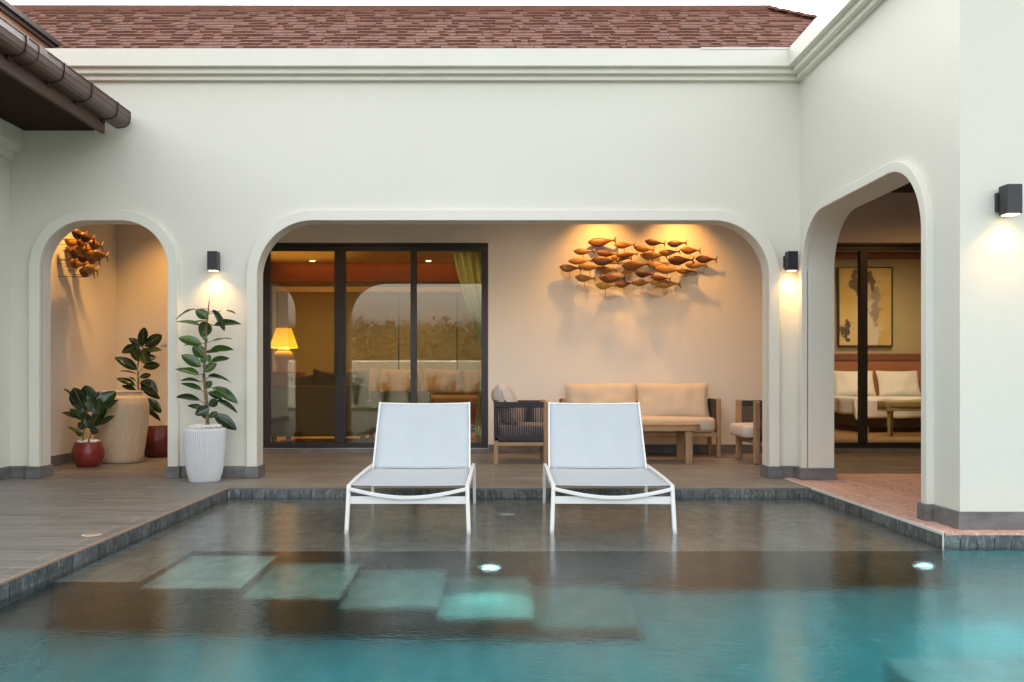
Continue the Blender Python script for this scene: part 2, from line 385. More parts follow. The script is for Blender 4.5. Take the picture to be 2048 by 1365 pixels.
# ------------------------------------------------------------------ setting: ground, deck, pool, hills
YF, YT, YB = 8.36, 8.31, 8.53          # facade face, trim face, back of wall
XW, XT, XWB = 2.938, 2.888, 3.19       # right-hand wall
YR, YR2 = 11.08, 11.28                 # rear veranda wall
PX0, PX1, PY1, PXR, PYR, PYN = -2.285, 2.762, 7.58, 6.5, 5.363, .9
WZ = -.083
def struct(o): return tag(o, kind='structure')

m = MB()
for r in ((-400, -9, -600, 400), (9.6, 400, -600, 400), (-9, PX0, -600, -3), (PX0, 9.6, -600, -1), (-9, 9.6, 17, 400)): m.add([(r[0], r[2], -.06), (r[1], r[2], -.06), (r[1], r[3], -.06), (r[0], r[3], -.06)], [(0, 1, 2, 3)])
struct(m.build('ground', 'grass'))
m = MB(); T = -.03
for r in ((-9, PX0, -3, YR), (PX0, PX1, PY1, YR), (PX1, 9.6, 8.69, YR), (PX0, PXR, -1, PYN), (PXR, 9.6, -1, PYR)): m.box(r[0], r[1], r[2], r[3], T, 0)
struct(m.build('deck', 'deck', weld=False))
struct(BX(PX1, 9.6, PYR, 8.69, T, .001).build('tiled_floor', 'red_tile'))
# pool shell
FZ, SHZ, SY0, SY1 = -1.15, -.205, 4.56, 5.356
m = MB(); m.add([(PX0, PYN, FZ), (PXR, PYN, FZ), (PXR, PY1, FZ), (PX0, PY1, FZ)], [(0, 1, 2, 3)])
struct(m.build('pool_floor', 'pool_floor'))
m = MB()
m.add([(PX1, PYR + .012, FZ), (PXR, PYR + .012, FZ), (PXR, PYR + .012, -.03), (PX1, PYR + .012, -.03)], [(0, 1, 2, 3)])
m.add([(PX0, PYN, FZ), (PXR, PYN, FZ), (PXR, PYN, -.03), (PX0, PYN, -.03)], [(0, 1, 2, 3)])
m.add([(PX0, PY1 + .012, FZ), (PX1, PY1 + .012, FZ), (PX1, PY1 + .012, -.03), (PX0, PY1 + .012, -.03)], [(0, 1, 2, 3)])
struct(m.build('pool_wall', 'pool_riser'))
m = MB()
for x, ya, yb in ((PX0 - .012, PYN, PY1), (PX1 + .012, PYR, PY1), (PXR, PYN, PYR)): m.add([(x, ya, FZ), (x, yb, FZ), (x, yb, -.03), (x, ya, -.03)], [(0, 1, 2, 3)])
struct(m.build('pool_side_wall', 'pool_side'))
# sun shelf: tops, risers
XS = -1.837; treads = [(-1.837, -1.316, -.331), (-1.316, -.80, -.52), (-.80, -.287, -.68), (-.287, .22, -.838), (.22, .776, -1.0)]
q = MB(); r_ = MB()
def flat(m, x0, x1, y0, y1, z): m.add([(x0, y0, z), (x1, y0, z), (x1, y1, z), (x0, y1, z)], [(0, 1, 2, 3)])
def rise(m, x0, x1, y, z0, z1): m.add([(x0, y, z0), (x1, y, z0), (x1, y, z1), (x0, y, z1)], [(0, 1, 2, 3)])
flat(q, PX0, PX1, SY1, PY1 + .01, SHZ); flat(q, PX0, XS, SY0, SY1, SHZ)
struct(q.build('pool_shelf', 'pool_flat'))
q = MB(); pz = SHZ; sd_ = MB()
rise(r_, PX0, XS, SY0, FZ, SHZ); rise(r_, XS, PX1, SY1, FZ, SHZ)
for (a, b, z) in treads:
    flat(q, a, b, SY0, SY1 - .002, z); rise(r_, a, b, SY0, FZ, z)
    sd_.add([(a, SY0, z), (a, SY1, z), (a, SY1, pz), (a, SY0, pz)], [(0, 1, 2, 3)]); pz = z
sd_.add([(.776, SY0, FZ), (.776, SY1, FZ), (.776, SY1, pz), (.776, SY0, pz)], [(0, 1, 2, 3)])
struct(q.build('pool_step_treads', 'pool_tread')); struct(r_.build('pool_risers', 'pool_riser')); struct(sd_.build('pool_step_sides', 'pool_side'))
struct(BX(1.65, PXR - .01, PYN + .01, 3.71, FZ + .002, -.58).build('pool_bench', 'pool_floor', bev=.03))
# coping tiles
m = MB(); CB = -.215
def tiles(p0, p1, nrm, w=.105, zt=-.012):
    p0, p1, nrm = Vector(p0), Vector(p1), Vector(nrm); L = (p1 - p0).length; d = (p1 - p0) / L; k = int(L / w) + 1; w = L / k
    for i in range(k):
        a = p0 + d * (i * w + .0022); b = p0 + d * ((i + 1) * w - .0022); t = random.uniform(0, .004)
        vs = [v + n_ + Vector((0, 0, z)) for v in (a, b) for n_ in (nrm * t, -nrm * .02) for z in (CB, zt + random.uniform(-.001, .001))]
        m.add(vs, [(0, 1, 3, 2), (4, 6, 7, 5), (0, 4, 5, 1), (2, 3, 7, 6), (0, 2, 6, 4), (1, 5, 7, 3)], random.random())
tiles((PX0, PY1, 0), (PX1, PY1, 0), (0, -1, 0)); tiles((PX0, PYN, 0), (PX0, PY1, 0), (1, 0, 0)); tiles((PX1, PYR, 0), (PX1, PY1, 0), (-1, 0, 0)); tiles((PX1, PYR, 0), (PXR, PYR, 0), (0, -1, 0))
struct(m.build('pool_coping', 'coping_tile', weld=False))
m = MB(); m.box(PX0 - .008, PX0 + .003, PYN, PY1, -.008, .0035); pass
struct(m.build('pool_edge_strip', 'terracotta', weld=False))
m = MB(); m.box(PX1 - .003, PX1 + .014, PYR, PY1 + .7, -.012, .0045); m.box(PX1 - .004, PX1 + .002, PYR - .004, PYR + .004, -.6, .002)
struct(m.build('tile_border', 'plastic_white', weld=False))
# water body
e = .006; ol = [(PX0 - e, PYN - e), (PXR + e, PYN - e), (PXR + e, PYR + e), (PX1 + e, PYR + e), (PX1 + e, PY1 + e), (PX0 - e, PY1 + e)]
m = MB(); n = len(ol); m.add([(x, y, z) for z in (-1.25, WZ) for x, y in ol], [tuple(range(n))[::-1], tuple(range(n, 2 * n))] + [(i, (i + 1) % n, n + (i + 1) % n, n + i) for i in range(n)])
struct(m.build('water', 'water'))

# pool lights, floor fittings
LK = .30
def spot(loc, aim, power, ang, blend=.5, colr=WARM, rad=.03):
    l = bpy.data.lights.new('spot_light', 'SPOT'); l.energy = power * LK; l.spot_size = R(ang); l.spot_blend = blend; l.color = colr; l.shadow_soft_size = rad
    o = bpy.data.objects.new('spot_light', l); col.objects.link(o); o.location = loc
    o.rotation_euler = (Vector(loc) - Vector(aim)).to_track_quat('Z', 'Y').to_euler(); return o
def point(loc, power, colr=WARM, rad=.05):
    l = bpy.data.lights.new('lamp_light', 'POINT'); l.energy = power * LK; l.color = colr; l.shadow_soft_size = rad
    o = bpy.data.objects.new('lamp_light', l); col.objects.link(o); o.location = loc; return o
for x, lb in ((-.015, 'round underwater light glowing white on the shelf riser, between the two loungers'), (2.64, 'round underwater light glowing white beside the corner of the pink tiled floor')):
    t = empty('pool_light', (x, SY1, -.62)); tag(t, lb, 'pool light', 'underwater pool lights')
    MB().lathe([(.0, 0), (.062, 0), (.07, -.012), (.07, -.018)], n=32).build('rim', 'steel', t, True).rotation_euler = (R(90), 0, 0)
    le = MB().lathe([(.0, .012), (.035, .010), (.052, .002), (.052, -.002)], n=32).build('lens', 'pool_lens', t, True); le.rotation_euler = (R(90), 0, 0)
    spot((x, SY1 - .08, -.60), (x, 2.8, -.42), (15 if x < 1 else 42), 112, 1, (.50, 1, 1), 0)
t = empty('pool_inlet', (.115, 6.78, SHZ)); tag(t, 'small round white fitting under the shallow water between the two loungers', 'pool fitting')
MB().lathe([(.0, .02), (.045, .02), (.06, .008), (.06, 0)], n=28).build('cap', 'plastic_white', t, True)
t = empty('floor_drain', (-2.432, 5.31, 0)); tag(t, 'small round terracotta floor cover with pale rim in the left deck', 'drain cover')
MB().lathe([(.0, .002), (.055, .002), (.055, 0)], n=32).build('rim', 'plastic_white', t, True)
MB().lathe([(.0, .005), (.044, .005), (.046, .001)], n=32).build('cover', 'terracotta', t, True)

# hills and woodland behind the camera (seen in the glass), boundary wall, shrubs
def hz(x, y):
    d = -y; k = max(0, min(1, (d - 55) / 75)); k = k * k * (3 - 2 * k)
    return -.1 + k * (7.2 + 3.6 * noise.noise(Vector((x * .018, 3.1, y * .01))) + 2.2 * noise.noise(Vector((x * .05, 9, y * .04)))) + max(0, (d - 130)) * .02
m = MB(); m.grid(lambda u, v: ((u - .5) * 420, -30 - v * 220, hz((u - .5) * 420, -30 - v * 220) - .1 * (1 - v)), 70, 40)
struct(m.build('hills', 'hill', smooth='all'))
m = MB(); rnd = random.Random(5)
for i in range(900):   # crowns made of small leaf clumps
    x = rnd.uniform(-70, 70); y = -rnd.uniform(38, 135); z = hz(x, y); s_ = rnd.uniform(1.2, 2.8); tint = rnd.random() * (.45 if y < -95 else 1)
    for k in range(75):
        d = Vector((rnd.gauss(0, 1), rnd.gauss(0, 1), rnd.gauss(0, 1))).normalized() * s_ * rnd.uniform(.6, 1.05); p = Vector((x, y, z + s_ * .6)) + d
        a = Vector((rnd.gauss(0, 1), rnd.gauss(0, .6), rnd.gauss(0, 1))).normalized() * s_ * rnd.uniform(.08, .17); b = a.cross(d + Vector((.1, .9, .2))).normalized() * s_ * rnd.uniform(.07, .15)
        m.add([p - a, p - b, p + a, p + b], [(0, 1, 2, 3)], min(1, max(0, tint + rnd.uniform(-.25, .25))))
for i in range(90):   # bare twigs on the ridge
    x = rnd.uniform(-70, 70); y = -rnd.uniform(120, 132); z = hz(x, y) + 1; h_ = rnd.uniform(1.5, 4)
    for k in range(9):
        a = rnd.uniform(-.9, .9); m.tube([(x, y, z), (x + a * h_ * .3, y, z + h_ * .6), (x + a * h_ * .55, y, z + h_ + rnd.uniform(0, .8))], .05, 4, [1, .7, .3], tint=0)
tag(m.build('woodland', 'wood_leaf', weld=False), 'distant wooded hillside seen mirrored in the glass doors', 'woodland', kind='stuff')
t = empty('boundary_wall', (0, -8, 0)); tag(t, 'low pale garden wall mirrored in the glass doors behind the shrubs', 'wall')
BX(-16, 16, -.1, .1, -.06, 1.50).build('wall', 'boundary_paint', t); BX(-16, 16, -.13, .13, 1.50, 1.56).build('cap', 'trim_paint', t, bev=.01)
rnd = random.Random(11)
def shrub(x, y, h, lb):
    t = empty('shrub', (x, y, -.06)); tag(t, lb, 'shrub', 'young shrubs along the garden wall'); sm = MB(); lm = MB()
    for k in range(9):
        a = rnd.uniform(0, 6.28); sp = rnd.uniform(.05, .30); hh = h * rnd.uniform(.6, 1)
        pts = [Vector((0, 0, 0)), Vector((math.cos(a) * sp * .5, math.sin(a) * sp * .5, hh * .5)), Vector((math.cos(a) * sp, math.sin(a) * sp, hh))]
        sm.tube(pts, .012, 5, [1, .7, .3])
        for j in range(34):
            q = rnd.uniform(.15, 1); p = pts[0].lerp(pts[1], q * 2) if q < .5 else pts[1].lerp(pts[2], q * 2 - 1)
            d = Vector((rnd.gauss(0, 1), rnd.gauss(0, 1), rnd.uniform(-.2, 1))).normalized(); s2 = Vector((rnd.gauss(0, 1), rnd.gauss(0, 1), rnd.gauss(0, .5))).cross(d).normalized()
            l_ = rnd.uniform(.07, .13); lm.add([p, p + d * l_ * .5 + s2 * .022, p + d * l_, p + d * l_ * .5 - s2 * .022], [(0, 1, 2, 3)], rnd.random())
    sm.build('stem', 'bark', t); lm.build('foliage', 'shrub_leaf', t, weld=False)
for i, x in enumerate((-4.6, -3.6, -2.75, -2.0, -1.35, -.6, .1, .9, 4.5, 7.5, 9)):
    shrub(x, -7.2 + rnd.uniform(-.2, .2), rnd.uniform(.9, 1.45), 'young leafy shrub before the garden wall, mirrored in the glass doors')

# ------------------------------------------------------------------ the villa
villa = empty('villa', (0, 8.36, 0)); tag(villa, 'cream rendered pool villa with rounded arches and a brown shingled roof', 'villa')
V0 = Vector((0, 8.36, 0))
def part(mb, name, mat, parent=villa, **k):
    o = mb.build(name, mat, parent, **k)
    if parent is villa: o.matrix_parent_inverse = Matrix.Translation(-V0)
    return o
O1 = (-4.307, -3.087, 2.45, .45); O2 = (-2.238, 2.630, 2.45, .532); O3 = (5.90, 8.17, 2.445, .50); TW = .10
part(wall_panel(-4.9, XW, 0, 3.99, [O1, O2], YF, YB, 'x'), 'wall', 'paint_out', label='wide front wall with two rounded arches')
part(wall_panel(5.502, YB, 0, 3.99, [O3], XW, XWB, 'y'), 'wall', 'paint_out', label='side wall with one rounded arch')
part(BX(XW + .001, 9.6, 5.50, 5.75, 0, 3.99), 'wall', 'paint_out', label='nearest front wall at the right edge')
part(trim(*O1, TW, YT, YF + .01, .11, 'x'), 'arch_trim', 'trim_paint', smooth=True, bev=.004, label='raised band round the narrow left arch')
part(trim(*O2, TW, YT, YF + .01, .11, 'x'), 'arch_trim', 'trim_paint', smooth=True, bev=.004, label='raised band round the wide middle arch')
part(trim(*O3, .075, XT, XW + .01, .11, 'y'), 'arch_trim', 'trim_paint', smooth=True, bev=.004, label='raised band round the right arch')
# skirting (stone) : boxes proud of what they cover
m = MB(); SH = .112; E = .018
def sk(x0, x1, y0, y1, h=SH): part(BX(x0, x1, y0, y1, .001, h), 'skirting', 'skirt_stone', bev=.002)
sk(-4.61, O1[0] - TW - E, YF - E, YF + .05); sk(O1[0] - TW - E, O1[0] + E, YT - E, YB + E)
sk(O1[1] - E, O1[1] + TW + E, YT - E, YB + E); sk(O1[1] + TW + E, O2[0] - TW - E, YF - E, YF + .05); sk(O2[0] - TW - E, O2[0] + E, YT - E, YB + E)
sk(O2[1] - E, O2[1] + TW + E, YT - E, YB + E); sk(O2[1] + TW + E, XW - .05 - E, YF - E, YF + .05)
sk(XT - E, XWB + E, O3[1] - E, YB + E)                                   # far pier of the side arch
sk(XT - E, XWB + E, O3[0] - .075 - E, O3[0] + E)                         # near jamb
sk(XW - E, XW + .05, 5.50 - E, O3[0] - .075 - E); sk(XW + .05, 9.6, 5.50 - E, 5.54)
for a, b in ((-4.755, -2.915), (-.05, 3.88), (6.32, 9.5)): sk(a, b, YR - .015, YR)
sk(-4.755, -4.74, YB, YR - .015)
# cornice
m = MB()
for i, (z0, z1) in enumerate(((3.784, 3.8285), (3.8285, 3.878), (3.878, 4.041))):
    o = .055 * (i + 1); o = o if i < 2 else .165
    y1 = YB if i == 2 else YF + .01; x1 = XWB if i == 2 else XW + .01; g_ = .0 
    m.box(-4.9, XW - o, YF - o, y1, z0, z1 - (0.0 if i == 2 else -.002))
    m.box(XW - o, x1, 5.50 - o, y1, z0, z1 - (0.0 if i == 2 else -.002))
    m.box(x1, 9.6, 5.50 - o, 5.75 if i == 2 else 5.51, z0, z1 - (0.0 if i == 2 else -.002))
part(m, 'cornice', 'trim_paint', weld=False, bev=.002)
part(BX(1.95, XW - .165, YF - .172, YF - .02, 4.030, 4.048), 'parapet_flashing', 'plastic_white', label='thin white flashing on the parapet')
# veranda shell
part(wall_panel(-4.9, 9.6, 0, 3.36, [(-2.91, -.055, 2.662, 0), (3.9, 6.3, 2.662, 0)], YR, YR2, 'x'), 'wall', 'paint_veranda', label='rear veranda wall behind the sofa')
part(BX(-4.9, -4.755, YB, YR, 0, 3.3), 'wall', 'paint_veranda', label='end wall of the left niche')
part(BX(9.5, 9.7, 5.75, YR, 0, 3.3), 'wall', 'paint_veranda')
part(BX(-4.9, 3.6, YB, YR, 3.3, 3.4), 'ceiling', 'paint_ceiling', label='pale veranda ceiling')  # out of view; made pale to bounce more light into the veranda
m = MB(); m.box(3.6, 9.7, YB, YR, 3.3, 3.4); m.box(XWB, 9.7, 5.75, YB, 3.3, 3.4)
part(m, 'ceiling', 'wood_dark_ceiling', weld=False, label='dark boarded ceiling behind the right arch')
for a, b in ((-2.91, -.055), (3.9, 6.3)): part(BX(a, b, YR - .02, YR2, .001, .060), 'door_sill', 'skirt_stone')

def sliding_door(xs, zt, zb, lb, handles):
    """xs: outer-left, glass edges..., outer-right at the door plane"""
    y0, y1 = YR + .012, YR + .075; fm = MB(); z0g, z1g = .135, 2.566
    d = None
    fm.box(xs[0], xs[-1], y0, y1, z1g, zt); fm.box(xs[0], xs[-1], y0, y1, zb, z0g)
    for i in range(0, len(xs), 2): fm.box(xs[i], xs[i + 1], y0 - (.02 if 0 < i < len(xs) - 2 else .004), y1, z0g, z1g)
    fm.box(xs[0], xs[-1], y0 - .03, y1 + .02, zt - .03, zt + .0); 
    fm.box(xs[0], xs[-1], y0 - .03, y1, zb, zb + .02)
    dr = part(fm, 'sliding_door', 'frame_black', bev=.003, weld=False, label=lb)
    MB().box(xs[0], xs[-1], y0 - .032, y0 - .02, .0605, .0665).build('track', 'rail_steel', dr)
    for i in range(1, len(xs) - 1, 2): MB().box(xs[i] - .01, xs[i + 1] + .01, YR + .035, YR + .043, z0g - .01, z1g + .01).build('pane', 'glass', dr)
    for hx, z0, z1, w in handles: MB().box(hx - w, hx + w, y0 - .050, y0 - .018, z0, z1).build('handle', 'lamp_black', dr, bev=.006)
    for o in dr.children: pass
    return dr
xf = lambda px: (px - CX) * YR / F
sliding_door([xf(526), xf(539), xf(669), xf(691), xf(821), xf(833), xf(963), xf(976.5)], 2.662, .060, 'wide three panel sliding glass door of the living room',
             [(xf(673.5), .98, 1.30, .012), (xf(687), .98, 1.30, .012)])
sliding_door([3.9, 3.97, xf(1720), xf(1735), 5.52, 5.60, 6.23, 6.3], 2.662, .060, 'sliding glass door of the bedroom behind the right arch', [])
# switch and socket on the niche rear wall
for (px, py, lb) in ((331, 686, 'white double light switch on the niche wall'), (334, 850, 'white wall socket low on the niche wall')):
    p = at(px, py, YR); t = empty('wall_socket' if py > 700 else 'light_switch', p); tag(t, lb, 'socket' if py > 700 else 'switch')
    BX(-.06, .06, -.012, 0, -.035, .035).build('plate', 'plastic_white', t, bev=.003); BX(-.02, .0, -.017, -.012, -.015, .015).build('button', 'plastic_white', t, bev=.002); BX(.008, .028, -.017, -.012, -.015, .015).build('button', 'plastic_white', t, bev=.002)

# roof: slope of laminated shingles
roof_m = MB(); T35 = math.tan(R(35)); NC = 36; ridgeY, ridgeZ = 12.0, 6.01; LX = -10; cw = .145
dz, dy = math.sin(R(35)), math.cos(R(35)); nv = Vector((0, -dz, dy))
def rp(x, s_, up): return Vector((x, ridgeY - s_ * dy, ridgeZ - s_ * dz)) + nv * up
rnd = random.Random(3)
for kx in range(24):
    s0, s1 = kx * cw, (kx + 1) * cw; xe = 3.75 + s1 * dy; x = LX + rnd.uniform(0, .3)
    while x < xe:
        w = rnd.uniform(.07, .17); xb = min(x + w, xe); hi = rnd.random() < .45; th = .028 if hi else .010
        sk_ = rnd.uniform(-.014, .014)
        vs = [rp(x, s0 - .01, .001), rp(xb, s0 - .01, .001), rp(xb + sk_, s1, th), rp(x + sk_, s1, th), rp(xb + sk_, s1 + .002, -.012), rp(x + sk_, s1 + .002, -.012)]
        roof_m.add(vs, [(0, 1, 2, 3), (3, 2, 4, 5), (0, 3, 5), (1, 4, 2)], rnd.random()); x = xb + .002
# hip side face and ridge/hip caps
ee = 24 * cw
roof_m.add([(3.75, ridgeY, ridgeZ), rp(3.75 + ee * dy, ee, 0), (3.75 + ee * dy, 15, ridgeZ - ee * dz)], [(0, 1, 2)], .3)
roof_m.add([(LX, ridgeY, ridgeZ - .01), (3.75, ridgeY, ridgeZ - .01), (3.75 + ee * dy, 15, ridgeZ - ee * dz), (LX, 15, ridgeZ - ee * dz)], [(0, 1, 2, 3)], .3)
for k in range(70):
    a = LX + k * .2
    if a > 3.7: break
    roof_m.box(a, a + .2, ridgeY - .11, ridgeY + .10, ridgeZ - .09, ridgeZ + .016, rnd.random())
for k in range(20):
    p = Vector((3.75, ridgeY, ridgeZ + .02)) + Vector((dy, -dy, -dz)) * (k * .16); q_ = p + Vector((dy, -dy, -dz)) * .175
    roof_m.obox(p, q_ + Vector((0, 0, .012)), .20, .03, tint=rnd.random())
part(roof_m, 'roof', 'shingle', weld=False)

# rooms
m = MB(); RZ = .05
m.box(-4.0, 1.6, YR2, 15.7, .0, RZ); part(m, 'room_floor', 'floor_room')
part(BX(3.4, 9.4, YR2, 16.7, .0, RZ), 'room_floor', 'floor_room')
part(BX(-4.05, -3.9, YR2, 15.7, RZ, 2.98), 'room_wall', 'wood_red'); part(BX(1.6, 1.75, YR2, 15.7, RZ, 2.98), 'room_wall', 'paint_room')
part(BX(-3.9, 1.6, 15.5, 15.7, RZ, 2.98), 'room_wall', 'paint_room')
part(BX(-4.05, 1.75, YR2 - .0, 15.7, 2.98, 3.1), 'room_ceiling', 'paint_room')
part(BX(-3.9, 1.6, 15.36, 15.499, 2.645, 2.979), 'wall_panelling', 'wood_red', label='red wood band above the window')
part(BX(3.3, 3.4, YR2, 16.7, RZ, 3.35), 'room_wall', 'paint_bedroom'); part(BX(9.4, 9.5, YR2, 16.7, RZ, 3.35), 'room_wall', 'paint_bedroom')
part(BX(3.4, 9.4, 16.5, 16.7, RZ, 3.35), 'room_wall', 'paint_bedroom', label='bedroom back wall'); part(BX(3.3, 9.5, YR2 + .001, 16.7, 3.35, 3.45), 'room_ceiling', 'paint_bedroom')
part(BX(3.4, 9.4, 16.40, 16.499, 3.20, 3.349), 'wall_panelling', 'headboard_rail', label='dark red band at the top of the bedroom wall')
# window with blinds on the living-room back wall
wf = MB(); a = xf
wx0, wx1 = (546 - CX) * 15.45 / F, 1.2
wf.box(wx0, wx1, 15.40, 15.499, 2.47, 2.56); wf.box(wx0, wx0 + .06, 15.42, 15.499, .5, 2.47); wf.box(wx1 - .06, wx1, 15.42, 15.499, .5, 2.47)
wn_ = part(wf, 'window', 'trim_paint', weld=False, label='wide living room window frame with olive blinds')
edges = [wx0 + .07, (669 - CX) * 15.4 / F, (797 - CX) * 15.4 / F, (914 - CX) * 15.4 / F, wx1 - .07]
for i in range(4):
    MB().grid(lambda u, v: (edges[i] + .012 + u * (edges[i + 1] - edges[i] - .024), 15.44 + .004 * math.sin(u * 9), .55 + v * 1.92), 6, 2).build('blind', 'blind', wn_)
MB().box(wx0 + .06, wx1 - .06, 15.47, 15.49, .5, 2.47).build('backing', 'blind_dark', wn_)
# ceiling downlights in the living room
for px in (625, 857):
    p = at(px, 523, 15.12); p.z = 2.98
    d_ = part(MB().lathe([(.0, -.004), (.028, -.004), (.042, -.010), (.046, 0)], p.x, p.y, p.z, 24), 'downlight', 'bulb_room', label='small lit recessed ceiling light')
    spot((p.x, 14.2, 2.95), (p.x, 14.2, 0), 34, 130, .8, WARM2, .05)

# ------------------------------------------------------------------ left wing
wing = empty('side_wing', (-4.61, 5, 0)); tag(wing, 'cream side wing at the left edge with deep brown eaves and gutter', 'building')
W0 = Matrix.Translation(-Vector((-4.61, 5, 0)))
def wpart(mb, name, mat, parent=wing, **k):
    o = mb.build(name, mat, parent, **k)
    if parent is wing: o.matrix_parent_inverse = W0
    return o
wpart(BX(-4.88, -4.61, 2.5, YF - .001, 0, 3.03), 'wall', 'paint_out')
m = MB(); m.box(-4.88, -4.565, 2.5, YF - .001, 3.03, 3.105); m.box(-4.88, -4.51, 2.5, YF - .001, 3.10, 3.16); m.box(-4.88, -4.474, 2.5, YF - .001, 3.155, 3.315)
wpart(m, 'cornice', 'trim_paint', weld=False, bev=.004)
wpart(BX(-4.61, -4.592, 2.5, YF - .019, .001, SH), 'skirting', 'skirt_stone', weld=False)
mm_ = MB(); mm_.box(-4.474, -3.60, 2.5, 8.05, 3.315, 3.335); mm_.box(-4.474, -3.80, 8.05, YF - .002, 3.315, 3.335); wpart(mm_, 'soffit', 'soffit', weld=False)
wpart(BX(-3.60, -3.565, 2.5, 8.05, 3.20, 3.43), 'fascia', 'fascia', bev=.004)
m = MB(); m.add([(-3.50, y, 3.455) for y in (2.5, 8.30)] + [(-5.6, y, 4.22) for y in (8.30, 2.5)] + [(-3.50, y, 3.435) for y in (2.5, 8.30)] + [(-5.6, y, 4.20) for y in (8.30, 2.5)], [(0, 1, 2, 3), (7, 6, 5, 4), (0, 4, 5, 1), (1, 5, 6, 2), (2, 6, 7, 3), (3, 7, 4, 0)])
wpart(m, 'roof', 'shingle')
# gutter: U profile with lipped front
def gprof(o=0):
    pts = [(-3.423 + o, 3.462 + o), (-3.421 + o, 3.405), (-3.424 + o, 3.40), (-3.430 + o, 3.362 - o), (-3.447, 3.336 - o), (-3.475, 3.322 - o), (-3.53, 3.314 - o), (-3.562, 3.314 - o)]
    return pts
def extr(m, pr, y0, y1, thick=.004):
    n = len(pr); inner = [(x - .006, z + .004) for x, z in pr]
    vs = [(x, y, z) for y in (y0, y1) for x, z in pr + inner[::-1]]; k = 2 * n
    m.add(vs, [(i, (i + 1) % k, k + (i + 1) % k, k + i) for i in range(k)] + [tuple(range(k)), tuple(range(k, 2 * k))[::-1]])
m = MB(); extr(m, gprof(), 2.5, 8.265)
gt = wpart(m, 'gutter', 'gutter', weld=False)
m = MB(); m.box(-3.430, -3.417, 2.5, 8.27, 3.458, 3.466); m.box(-3.4215, -3.4195, 2.5, 8.265, 3.4035, 3.4065)
m.build('gutter_lip', 'gutter_dark', gt, weld=False)
for y in (5.5, 5.95, 6.43, 7.0, 7.48, 7.99):
    m = MB(); extr(m, gprof(.008), y - .014, y + .014); m.build('bracket', 'gutter_dark', gt, weld=False)
    m = MB(); m.box(-3.565, -3.545, y - .03, y + .03, 3.29, 3.33); m.build('bracket', 'gutter_dark', gt, weld=False)
m = MB(); extr(m, gprof(.006), 6.72 - .12, 6.72); m.build('joint_sleeve', 'gutter', gt, weld=False)
pr = gprof(.004) + [(-3.562, 3.46)]; k = len(pr)
MB().add([(x, y, z) for y in (8.262, 8.272) for x, z in pr], [tuple(range(k)), tuple(range(k, 2 * k))[::-1]] + [(i, (i + 1) % k, k + (i + 1) % k, k + i) for i in range(k)]).build('end_cap', 'gutter_dark', gt)
# upper roof edge behind
m = MB(); m.box(-5.24, -5.20, 8.9, 12.5, 4.30, 4.86); wpart(m, 'fascia', 'fascia_upper', label='orange brown board of the upper roof edge, coloured as lit')
m = MB(); m.box(-5.20, -5.17, 8.9, 12.5, 4.84, 4.90); m.box(-5.26, -5.14, 8.9, 12.5, 4.89, 4.945); wpart(m, 'drip_edge', 'drip_edge', weld=False)

# ------------------------------------------------------------------ wall lights
def wall_light(x, y, z0, lb, pw):
    t = empty('wall_light', (x, y, z0)); tag(t, lb, 'wall light', 'black box wall lights')
    BX(-.047, .047, -.125, -.030, 0, .180).build('housing', 'lamp_black', t, bev=.003)
    BX(-.055, .035, -.030, -.0, .030, .145).build('back_plate', 'lamp_black', t, bev=.002)
    BX(-.036, .036, -.114, -.041, -.004, .0015).build('lens', 'bulb', t)
    spot((x, y - .075, z0 - .012), (x, y - .055, 0), pw, 128, .9, (1, .50, .13), .03)
wall_light(-2.640, YF, 1.968, 'black box wall light glowing down above the tall rubber plant', 9)
wall_light(2.830, YF, 1.968, 'black box wall light in the corner between the wide arch and the right arch', 9)
wall_light(3.210, 5.50, 1.965, 'black box wall light on the nearest wall at the right edge', 7)

